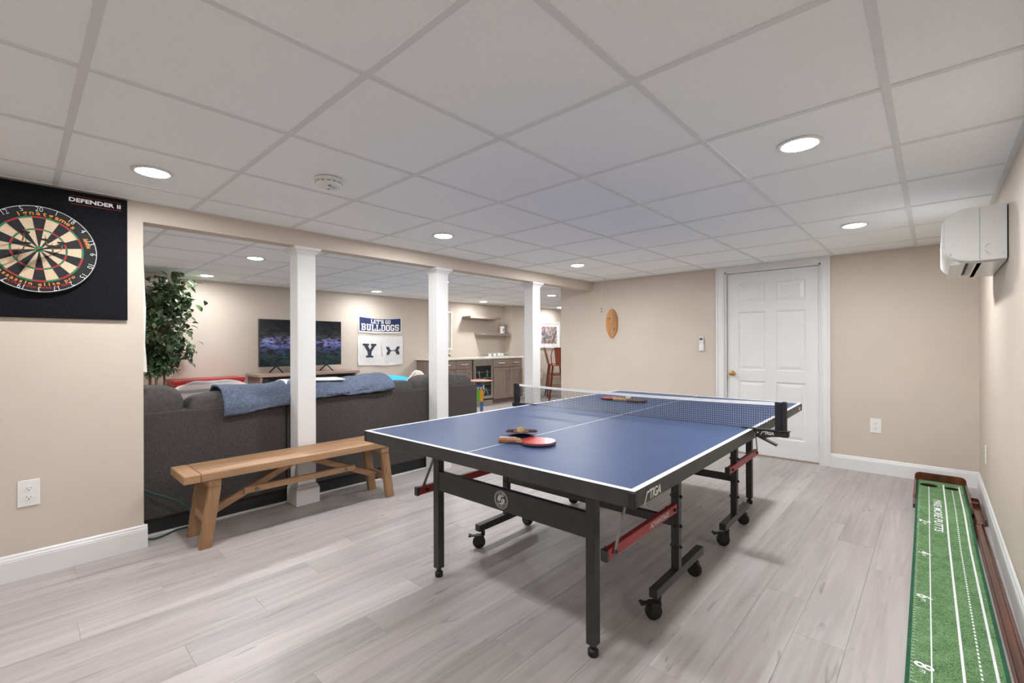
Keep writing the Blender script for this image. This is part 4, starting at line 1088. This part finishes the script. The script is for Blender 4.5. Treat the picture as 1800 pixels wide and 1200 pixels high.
# ================================================================== WALL THINGS
def outlet(name, label, o_, x, z, slots=True):
    t = thing(name, label, 'outlet', o_, group='white wall outlets')
    Mx = basis(o_, x, z)
    def add(n, mb, mat):
        m2 = MB(); m2.add(mb.v, mb.f, Mx); return build(n, m2, mat, t)
    add('cover_plate', MB().box(-.041, .041, -.068, .068, .0003, .006, .002), m_plastic)
    for dy in (.023, -.023):
        mb = MB(); pts = [(.0165*math.copysign(min(1, abs(math.cos(a))*1.02), math.cos(a)), dy+.0145*math.sin(a)) for a in [2*PI*i/24 for i in range(24)]]
        mb.prism(pts, .005, .0085); s = add('socket', mb, m_plastic)
        sl2 = MB().box(-.0085, -.0065, dy-.001, dy+.008, .0082, .0089).box(.0065, .0085, dy, dy+.007, .0082, .0089).cyl((0, dy-.007, .0082), (0, dy-.007, .0089), .0028, n=10)
        m2 = MB(); m2.add(sl2.v, sl2.f, Mx); build('slot', m2, m_slot, s)
    add('screw', MB().cyl((0, 0, .005), (0, 0, .007), .0028, n=10), m_plastic)
outlet('wall_outlet', 'white double outlet low on the left wall under the dartboard', (XL, .044, .438), (0, 1, 0), (1, 0, 0))
outlet('wall_outlet', 'white double outlet on the back wall right of the door', (-.398, YB, .441), (1, 0, 0), (0, -1, 0))
outlet('wall_outlet', 'white outlet seen edge-on low on the right wall', (XR, 4.73, .40), (0, -1, 0), (-1, 0, 0))
outlet('wall_outlet', 'small white outlet on the far wall left of the stools', (-6.83, 8.42, .47), (0, 1, 0), (1, 0, 0))

# remote on the back wall
t = thing('wall_remote', 'small white air conditioner remote in its holder left of the door', 'remote control', (-1.985, YB, 1.2))
build('holder', MB().box(-2.014, -1.956, YB-.020, YB, 1.122, 1.20, .004), m_plastic, t)
rb = build('handset', MB().box(-2.010, -1.960, YB-.024, YB-.006, 1.130, 1.285, .005), m_plastic, t)
build('display', MB().box(-2.002, -1.968, YB-.0255, YB-.0235, 1.247, 1.275, .0005), mk('lcd_grey', (.10, .12, .11), .2), t)
for k, (dx, dz) in enumerate(((-.010, 1.226), (.010, 1.226), (-.010, 1.212), (.010, 1.212))):
    build('button', MB().box(-1.985+dx-.006, -1.985+dx+.006, YB-.0255, YB-.0235, dz-.004, dz+.004, .001), mk('button_grey', (.15, .15, .15), .5) if k == 0 else m_silver, t)
# surfboard plaque
t = thing('surfboard_plaque', 'small wooden surfboard-shaped plaque hanging on the back wall', 'wall decoration', (-3.16, YB, 1.48))
def surf(w_, h_):
    pts = []
    for i in range(41):
        s = -1+2*i/40; wv = w_*(1-abs(s)**2.3)**.62 if s > -.98 else 0
        if s < -.9: wv = max(wv, w_*.28)
        pts.append((wv, s*h_))
    return [(x, y) for x, y in pts]+[(-x, y) for x, y in pts[::-1][1:]]
Mx = basis((-3.162, YB-.002, 1.484), (1, 0, 0), (0, -1, 0))
def addm(n, mb, mat, par):
    m2 = MB(); m2.add(mb.v, mb.f, Mx); return build(n, m2, mat, par)
addm('board', MB().prism(surf(.088, .193), 0, .013), mk('honey_wood', (.50, .22, .06), .45, var=.18, scale=20, stretch=(1, 1, .1)), t)
s_ = MB(); s_.box(-.009, -.005, -.186, .176, .013, .0137).box(.004, .008, -.186, .176, .013, .0137); addm('pale_stripe', s_, mk('cream_stripe', (.72, .62, .45), .5), t)
s_ = MB(); s_.box(-.005, .004, -.186, .178, .0128, .0134); addm('dark_stripe', s_, mk('walnut', (.10, .04, .015), .5), t)
s_ = MB(); s_.box(-.060, -.012, .062, .066, .013, .0137).bar((-.05, .055, .0133), (-.02, .08, .0133), .003, .001).bar((-.035, .04, .0133), (-.015, .07, .0133), .003, .001); addm('palm_print', s_, m_dark, t)
s_ = MB(); s_.cyl((.035, -.075, .013), (.035, -.075, .0137), .013, n=12).box(.018, .05, -.10, -.094, .013, .0137); addm('burnt_print', s_, mk('burnt_brown', (.25, .09, .025), .6), t)
# ring game string hanging from the ceiling
t = thing('ring_game_string', 'thin pale string with a small ring hanging from the ceiling by the back wall', 'string', (-3.2, 5.25, 2.0))
build('string', MB().tube([(-3.150, 5.21, CEIL-.001), (-3.19, 5.23, 2.02), (-3.262, 5.30, 1.975), (-3.262, 5.30, 1.68)], .0018, n=6), m_plastic, t)
build('hook', MB().box(-3.156, -3.144, 5.204, 5.216, CEIL-.012, CEIL-.0012, .002), m_chrome, t)
rg = [(-3.262+.024*math.cos(2*PI*i/20), 5.30+.010*math.sin(2*PI*i/20), 1.662+.005*math.sin(4*PI*i/20)) for i in range(20)]
build('ring', MB().tube(rg, .0022, n=6, closed=True), m_chrome, t); build('bead', MB().box(-3.267, -3.257, 5.295, 5.305, 1.675, 1.687, .002).box(-3.267, -3.257, 5.295, 5.305, 1.632, 1.645, .002).cyl((-3.262, 5.30, 1.645), (-3.262, 5.30, 1.675), .001, n=5), m_dark, t)
# smoke detector
t = thing('smoke_detector', 'round white smoke detector on the ceiling', 'smoke detector', (-2.308, 1.103, CEIL))
build('base', MB().lathe([(.072, 0), (.072, -.010), (.066, -.014)], c=(-2.308, 1.103, CEIL-.001), n=32), m_plastic, t, smooth=True)
build('cover', MB().lathe([(.064, -.012), (.064, -.026), (.058, -.034), (.020, -.038), (.002, -.038)], c=(-2.308, 1.103, CEIL-.001), n=32), m_plastic, t, smooth=True)
sl3 = MB()
for i in range(14):
    a = 2*PI*i/14; c0, s0 = math.cos(a), math.sin(a); sl3.bar((-2.308+.0635*c0-.009*s0, 1.103+.0635*s0+.009*c0, CEIL-.021), (-2.308+.0635*c0+.009*s0, 1.103+.0635*s0-.009*c0, CEIL-.021), .003, .004)
build('vent_slot', sl3, mk('grey_slot', (.25, .25, .25), .6), t)
mb = MB(); mb.box(-.035, -.01, -.012, -.008, 0, .001).box(.012, .016, -.03, -.005, 0, .001).cyl((.03, .01, 0), (.03, .01, .001), .008, n=12)
m2 = MB(); m2.add(mb.v, mb.f, basis((-2.308, 1.103, CEIL-.0395), (1, 0, 0), (0, 0, -1))); build('warning_print', m2, mk('grey_print', (.2, .2, .2), .6), t)

# ---- air conditioner
AC = thing('wall_air_conditioner', 'white wall-mounted air conditioner high on the right wall', 'air conditioner', (XR, 3.8, 1.62))
ya, yb = 3.363, 4.18; zt, zb = 1.908, 1.628; xf = .036
def acprof(k=0.0):
    # (x,z) section: back top, front top curve, front, bottom curve, back bottom
    pts = [(XR-.006, zt)]
    for i in range(9):
        a = R(90)*i/8; pts.append((xf+.11-(.11-k)*math.sin(a), zt-.075+(.075-k)*math.cos(a)))
    for i in range(11):
        a = R(90)*i/10; pts.append((xf+.125-(.125-k)*math.cos(a), zb+.085-(.085-k)*math.sin(a)))
    pts.append((XR-.006, zb+k)); return pts
def acsec(mb, y0, y1, k=0.0):
    P = acprof(k); n = len(P)
    mb.add([(x, y0, z) for x, z in P]+[(x, y1, z) for x, z in P], [tuple(range(n)), tuple(range(n, 2*n))[::-1]]+[(i, (i+1) % n, n+(i+1) % n, n+i) for i in range(n)]); return mb
m_ac = mk('gloss_white_plastic', (.72, .72, .71), .25, var=.01)
build('housing', acsec(MB(), ya+.002, yb), m_ac, AC, smooth=True)
# end cap: body part and rear part with a seam
build('end_cap', acsec(MB(), ya-.004, ya+.002, .003), m_ac, AC, smooth=True)
build('rear_seam', MB().box(.172, .176, ya-.0048, ya-.0035, zb+.005, zt-.008).box(.040, .0415, ya-.0048, ya-.0035, zb+.075, zt-.07), mk('seam_grey', (.45, .45, .44), .5), AC)
build('front_panel', acsec(MB(), ya+.03, yb-.03, -.004), m_ac, AC, smooth=True)
build('mounting_plate', MB().box(XR-.0055, XR-.0005, ya+.008, yb-.01, zb+.012, zt-.01), m_dark, AC)
arc = [(.215-.022*math.sin(R(10+i*16)), ya-.0045, 1.690-.004-.026*math.cos(R(10+i*16))+.0) for i in range(11) if i != 5]
build('knockout_seam', MB().tube(arc[:5], .0008, n=5).tube(arc[5:], .0008, n=5), mk('seam_dark', (.12, .12, .12), .5), AC)
ls = MB().box(.062, .069, ya-.0048, ya-.0035, 1.668, 1.670).box(.062, .069, ya-.0048, ya-.0035, 1.675, 1.677).cyl((.258, ya-.0048, 1.665), (.258, ya-.0035, 1.665), .0015, n=8).cyl((.258, ya-.0048, 1.655), (.258, ya-.0035, 1.655), .0015, n=8)
build('marking', ls, m_dark, AC)
fl_ = MB().box(.124, .160, ya+.06, yb-.20, zb-.0022, zb-.001); build('louvre_slot', fl_, m_slot, AC)
for k in range(6): build('louvre_fin', MB().box(.127+k*.006, .128+k*.006, ya+.06, yb-.20, zb-.005, zb-.001), m_steel, AC)
build('louvre', MB().box(.062, .106, ya+.06, yb-.06, zb-.004, zb-.0005, .001).box(.166, .185, ya+.06, yb-.06, zb-.004, zb-.001, .001), m_ac, AC)
lb = MB().box(.19, .24, ya+.03, ya+.055, zb-.0012, zb-.0002); build('rating_label', lb, mk('green_label', (.35, .50, .36), .5), AC, label='small pale green label on the underside')

# ================================================================== DARTBOARD
DC = Vector((0, .083, 1.708))
t = thing('dartboard_backboard', 'square black felt backboard behind the dartboard on the left wall', 'backboard', (XL, .083, 1.705))
PX = XL+.022
build('board', MB().box(XL+.001, PX, -.277, .442, 1.353, 2.052, .002), m_board, t)
mb = MB(); text_mb(mb, 'DEFENDER', .030, basis((PX+.0002, .288, 2.003), (0, 1, 0), (1, 0, 0)), bold=.0009, sx=1.28, depth=.0006)
text_mb(mb, 'II', .030, basis((PX+.0002, .404, 2.003), (0, 1, 0), (1, 0, 0)), bold=.0009, sx=1.3, depth=.0006)
build('lettering', mb, m_tape, t)
build('red_line_print', MB().box(PX, PX+.0006, .205, .414, 2.0245, 2.026).box(PX, PX+.0006, .205, .414, 1.981, 1.9825), mk('red_print', (.42, .05, .04), .8), t)
DB = thing('dartboard', 'round bristle dartboard with red, green, black and cream segments on the left wall', 'dartboard', (PX, .083, 1.708))
F = PX+.033
Md = basis((F, DC.y, DC.z), (0, 1, 0), (1, 0, 0))
def dd(n, mb, mat, par=DB, **k):
    m2 = MB(); m2.add(mb.v, mb.f, Md); return build(n, m2, mat, par, **k)
dd('body', MB().lathe([(.2265, -.032), (.2275, -.028), (.2275, -.004), (.226, 0), (.01, 0)], n=64), mk('black_sisal', (.014, .014, .015), .9, var=.2, scale=200), smooth=True)
m_dg = mk('green_sisal', (.010, .20, .075), .85, var=.08, scale=150); m_drd = mk('red_sisal', (.38, .018, .020), .85, var=.08, scale=150)
m_dcr = mk('cream_sisal', (.58, .44, .30), .85, var=.06, scale=150); m_dbk = mk('black_sisal_segment', (.016, .016, .018), .9, var=.2, scale=150)
def wedge(r0, r1, a0, a1, z=.0006, n=5):
    pts = [(r1*math.cos(a0+(a1-a0)*i/n), r1*math.sin(a0+(a1-a0)*i/n)) for i in range(n+1)]+[(r0*math.cos(a1-(a1-a0)*i/n), r0*math.sin(a1-(a1-a0)*i/n)) for i in range(n+1)]
    return MB().prism(pts, -.001, z)
for k in range(20):
    c = PI/2-k*PI/10; a0, a1 = c-PI/20+.003, c+PI/20-.003
    dark_ = (k % 2 == 0)
    for r0, r1, d in ((.016, .099, 0), (.107, .162, 0), (.099, .107, 1), (.162, .170, 1)):
        mt = (m_drd if dark_ else m_dg) if d else (m_dbk if dark_ else m_dcr)
        dd('segment', wedge(r0+.0003, r1-.0003, a0, a1), mt)
dd('outer_bull', wedge(.00635, .0158, 0, 2*PI-.0001, n=24), m_dg); dd('bullseye', MB().cyl((0, 0, -.001), (0, 0, .0008), .0062, n=20), m_drd)
wr = MB()
for k in range(20):
    a = PI/2-PI/20-k*PI/10; wr.bar((.016*math.cos(a), .016*math.sin(a), .001), (.172*math.cos(a), .172*math.sin(a), .001), .0007, .0007)
for r in (.00635, .016, .099, .107, .162, .170): wr.tube([(r*math.cos(2*PI*i/60), r*math.sin(2*PI*i/60), .001) for i in range(60)], .0004, n=4, closed=True)
dd('wire_spider', wr, m_zinc)
nr = MB(); nr.tube([(.2215*math.cos(2*PI*i/72), .2215*math.sin(2*PI*i/72), .003) for i in range(72)], .0012, n=6, closed=True)
for k, s in enumerate('20 1 18 4 13 6 10 15 2 17 3 19 7 16 8 11 14 9 12 5'.split()):
    c = PI/2-k*PI/10; text_mb(nr, s, .036, Matrix.Rotation(c-PI/2, 4, 'Z') @ Matrix.Translation((0, .2065, .002)), depth=.0012, bold=-.0006, sx=.85)
dd('number_ring', nr, m_tape)
def arc_text(s, r, a_c, size, step, top=True, bold=.0006):
    mb = MB(); n = len(s)
    for i, ch in enumerate(s):
        if ch == ' ': continue
        if top: a = a_c-(i-(n-1)/2)*step; Mx = Matrix.Rotation(a-PI/2, 4, 'Z') @ Matrix.Translation((0, r, 0))
        else: a = a_c+(i-(n-1)/2)*step; Mx = Matrix.Rotation(a+PI/2, 4, 'Z') @ Matrix.Translation((0, -r, 0))
        text_mb(mb, ch, size, Mx, depth=.0008, bold=bold, sx=1.25)
    return mb
m_or = mk('orange_ink', (.62, .24, .03), .7)
dd('orange_lettering', arc_text('ignatgames', .186, R(80), .030, R(7.4)), m_or)
dd('orange_lettering', arc_text('assassin elite pro', .183, R(-92), .024, R(5.4), False), m_or)
dd('red_lettering', arc_text('ULTRA THIN WIRE SPIDER', .2005, R(-90), .014, R(3.3), False, .0003), m_drd)
mb = MB(); Mx_ = Matrix.Rotation(R(18)-PI/2, 4, 'Z') @ Matrix.Translation((0, .192, 0)); text_mb(mb, 'lewis', .027, Mx_, bold=.0007, shear=.25); o = dd('orange_lettering', mb, m_or); o['kind'] = 'stuff'
# darts
m_fl = mk('black_flight', (.02, .02, .022), .4); m_barrel = mk('dart_barrel', (.35, .28, .2), .35, metal=.8)
def dart(lab, y, z, dy, dz):
    tip = Vector((F-.004, y, z)); d = Vector((1, dy, dz)).normalized()
    t = thing('dart', lab, 'dart', tip, group='darts stuck in the dartboard')
    build('point', MB().cyl(tip, tip+d*.03, .0008, .0012, n=6), m_zinc, t)
    build('barrel', MB().cyl(tip+d*.028, tip+d*.078, .0034, n=10), m_barrel, t)
    build('shaft', MB().cyl(tip+d*.078, tip+d*.12, .0022, n=8), m_barrel, t)
    s = d.cross(Vector((0, 0, 1))).normalized(); u = s.cross(d)
    for ax in (s, u, -s, -u):
        mb = MB(); a, b = tip+d*.112, tip+d*.15
        e = (s if ax in (u, -u) else u)*.0004
        P = [a, tip+d*.122+ax*.017, tip+d*.145+ax*.019, b+ax*.004, b]
        mb.add([p+e for p in P]+[p-e for p in P], [(0, 1, 2, 3, 4), (9, 8, 7, 6, 5)]+[(i, (i+1) % 5, 5+(i+1) % 5, 5+i) for i in range(5)])
        build('flight', mb, m_fl, t)
dart('dart with black flight, highest on the left half of the dartboard', .022, 1.735, .06, .25)
dart('dart with black flight just below the highest left one', .022, 1.690, .09, .18)
dart('dart with black flight, lowest at the left of the bullseye', .0, 1.640, .08, .2)
dart('dart with black flight just above the bullseye', .115, 1.722, -.10, .14)
dart('dart with black flight right of the bullseye, lower of the close pair', .135, 1.690, -.07, .16)
dart('dart with black flight right of the bullseye, outer of the close pair', .165, 1.712, -.02, .16)

# ================================================================== PUTTING MAT
PM = thing('putting_mat', 'long green putting mat with white lines and dark wood ball return along the right wall', 'putting mat', (.04, 4.4, 0), .009)
def pb(name, mb, mat, par=PM, **k): return build(name, mb, mat, par, world=False, **k)
XA, XB = -.140, .140
def mz(y):
    if y > .02: return .064
    if y < -.75: return .0075
    s = (y+.75)/.77; s = s*s*(3-2*s); return .0075+(.0565)*s
YE, YT = -2.95, .735
H1 = (-.068, .575, .054); H2 = (.066, .565, .043)
# sloping part
vs = []; fs = []; K = 60; ys = [YE+(.25-YE)*i/K for i in range(K+1)]
for y in ys: vs += [(XA, y, mz(y)), (XB, y, mz(y))]
for i in range(K): fs.append((2*i, 2*i+1, 2*i+3, 2*i+2))
turf = MB().add(vs, fs)
# platform with holes
bm = bmesh.new(); out = [(XA, .25), (XB, .25), (XB, YT), (XA, YT)]
def loop(pts):
    v = [bm.verts.new((x, y, .064)) for x, y in pts]; return [bm.edges.new((v[i], v[(i+1) % len(v)])) for i in range(len(v))]
ed = loop(out)
for (hx, hy, hr) in (H1, H2): ed += loop([(hx+hr*math.cos(2*PI*i/28), hy+hr*math.sin(2*PI*i/28)) for i in range(28)])
bmesh.ops.triangle_fill(bm, use_beauty=True, use_dissolve=False, edges=ed)
for f in list(bm.faces):
    c = f.calc_center_median()
    if any((c.x-a)**2+(c.y-b)**2 < (r*.97)**2 for a, b, r in (H1, H2)): bm.faces.remove(f)
turf.bm(bm)
pb('turf', turf, m_turf, smooth=True)
for (hx, hy, hr) in (H1, H2):
    c = MB(); n = 28
    c.add([(hx+hr*math.cos(2*PI*i/n), hy+hr*math.sin(2*PI*i/n), z) for z in (.0642, .012) for i in range(n)], [(i, (i+1) % n, n+(i+1) % n, n+i) for i in range(n)]+[tuple(range(n, 2*n))])
    pb('cup', c, mk('dark_cup', (.02, .012, .008), .7), smooth=True)
def strip(mb, x0, x1, ya, yb, dz=.0008, step=.05):
    n = max(1, int(abs(yb-ya)/step)); vs = []; fs = []
    for i in range(n+1):
        y = ya+(yb-ya)*i/n; vs += [(x0, y, mz(y)+dz), (x1, y, mz(y)+dz)]
    for i in range(n): fs.append((2*i, 2*i+1, 2*i+3, 2*i+2))
    mb.add(vs, fs)
b = MB(); strip(b, XA, XA+.012, YE, YT, .0006); strip(b, XB-.012, XB, YE, YT, .0006)
for x in (XA, XB):
    vs = []; fs = []
    for i, y in enumerate([YE+(YT-YE)*i/70 for i in range(71)]):
        vs += [(x, y, mz(y)+.0006), (x, y, max(0, mz(y)-.008))]
        if i: fs.append((2*i-2, 2*i-1, 2*i+1, 2*i))
    b.add(vs, fs)
pb('edge_binding', b, m_turfedge)
L1 = MB(); strip(L1, -.070, -.0655, YE, H1[1]-H1[2]); strip(L1, .014, .0225, YE, .66); strip(L1, .103, .1115, YE, .66)
pb('white_line', L1, m_line)
L2 = MB(); y = YE
while y < H2[1]-H2[2]-.02: strip(L2, .0625, .0685, y, y+.018, step=.02); y += .030
pb('dashed_line', L2, m_line)
L3 = MB(); k = 0; y = .50
while y > YE:
    w_ = .020 if k % 12 == 0 else (.014 if k % 6 == 0 else .009); strip(L3, XA+.014, XA+.014+w_, y, y+.0025, step=.01); y -= .0508/2; k += 1
pb('scale_marks', L3, m_line)
def mtext(s, size, x, y, rot, bold=.001, sx=1.0):
    mb = MB(); text_mb(mb, s, size, Matrix.Rotation(rot, 4, 'Z'), depth=.0004, bold=bold, sx=sx, shear=.15)
    m2 = MB(); m2.v = [Vector((v.x+x, v.y+y, mz(v.y+y)+.0009+v.z)) for v in mb.v]; m2.f = mb.f; m2.mi = mb.mi; return m2
pb('lettering', mtext('MAKE MORE PUTTS', .058, -.026, -.165, R(-90), .0010, 1.22), m_line)
for s, yy in (('2', -.35), ('4', -.88), ('6', -1.49), ('8', -2.115), ('10', -2.72)):
    pb('number', mtext(s, .078, -.092, yy, R(-90), .0015), m_line); pb('small_lettering', mtext('FT', .022, -.092-.002, yy-.042, R(-90), .0004), m_line)
# wood head
hd = MB()
bk = [(-.155, .008), (-.155, .098), (-.150, .112), (-.138, .122), (-.12, .126), (.12, .126), (.138, .122), (.150, .112), (.155, .098), (.155, .008)]
m2 = MB().prism(bk, 0, .014); m3 = MB(); m3.add(m2.v, m2.f, basis((0, YT+.015, 0), (1, 0, 0), (0, -1, 0)))
pb('backstop', m3, m_mahog)
for x0, x1 in ((-.156, -.142), (.142, .156)):
    s_ = MB(); P = [(YT-.0, 0), (YT, .085), (YT-.10, .085), (.16, .078), (.09, .062), (.06, .030), (.06, 0)]
    s_.add([(x0, a, z) for a, z in P]+[(x1, a, z) for a, z in P], [tuple(range(7)), tuple(range(7, 14))[::-1]]+[(i, (i+1) % 7, 7+(i+1) % 7, 7+i) for i in range(7)])
    pb('side_board', s_, m_mahog)
pb('platform', MB().box(-.141, .141, YT-.02, YT-.002, 0.002, .058), m_mahog)
tr = MB().box(.158, .208, -.10, .44, .004, .012, .002).box(.158, .164, -.10, .44, .012, .040, .002).box(.202, .208, -.10, .44, .012, .045, .002).box(.164, .202, .434, .44, .012, .05, .002)
pb('return_tray', tr, m_mahog)
for k in range(3): pb('tray_slat', MB().box(.164, .202, .385-k*.022, .395-k*.022, .030, .036, .002), m_mahog)
tk = MB()
def trk(mb, ya, yb):
    P = [(.150, .018), (.154, .020), (.162, .011), (.173, .0085), (.184, .011), (.192, .020), (.196, .018), (.198, .004), (.148, .004)]
    n = len(P); mb.add([(x, ya, z) for x, z in P]+[(x, yb, z) for x, z in P], [tuple(range(n)), tuple(range(n, 2*n))[::-1]]+[(i, (i+1) % n, n+(i+1) % n, n+i) for i in range(n)])
trk(tk, -.105, -1.35); pb('ball_track', tk, m_mahog); tk = MB(); trk(tk, -1.353, -2.42); pb('ball_track', tk, m_mahog)
# ---- green cord by the sofa
pts = [(-3.66, .535, .31), (-3.655, .57, .275), (-3.645, .66, .225), (-3.635, .74, .165), (-3.63, .79, .085), (-3.625, .80, .02), (-3.63, .77, .007), (-3.62, .70, .007), (-3.575, .63, .007), (-3.56, .58, .007), (-3.60, .53, .007), (-3.63, .50, .007)]
sm = []
for i in range(len(pts)-1):
    p0, p1, p2, p3 = [Vector(pts[max(0, min(len(pts)-1, i+j))]) for j in (-1, 0, 1, 2)]
    for q in range(6):
        s = q/6; sm.append(.5*((2*p1)+(-p0+p2)*s+(2*p0-5*p1+4*p2-p3)*s*s+(-p0+3*p1-3*p2+p3)*s**3))
o = build('extension_cord', MB().tube(sm, .0052, n=8), m_cord, smooth=True); tag(o, 'dark green cord looping from behind the left wall onto the floor', 'cord')
# ---- cloth edge hanging behind the partition
wb_ = MB(); vs = []; fs = []
zz = [1.80, 1.70, 1.55, 1.42, 1.30, 1.22, 1.12, 1.04]; ex = [.520, .523, .528, .533, .530, .528, .534, .538]
for z, e in zip(zz, ex): vs += [(XLB-.012, .30, z), (XLB-.012, e+.016, z), (XLB-.018, e+.016, z), (XLB-.018, .30, z)]
n = len(zz)
for i in range(n-1):
    for k in range(4): fs.append((4*i+k, 4*i+(k+1) % 4, 4*i+4+(k+1) % 4, 4*i+4+k))
fs += [(0, 1, 2, 3), tuple(range(4*n-4, 4*n))[::-1]]
o = build('hanging_cloth', MB().add(vs, fs), m_cloth); tag(o, 'edge of a white cloth hanging behind the end of the left wall', 'cloth')
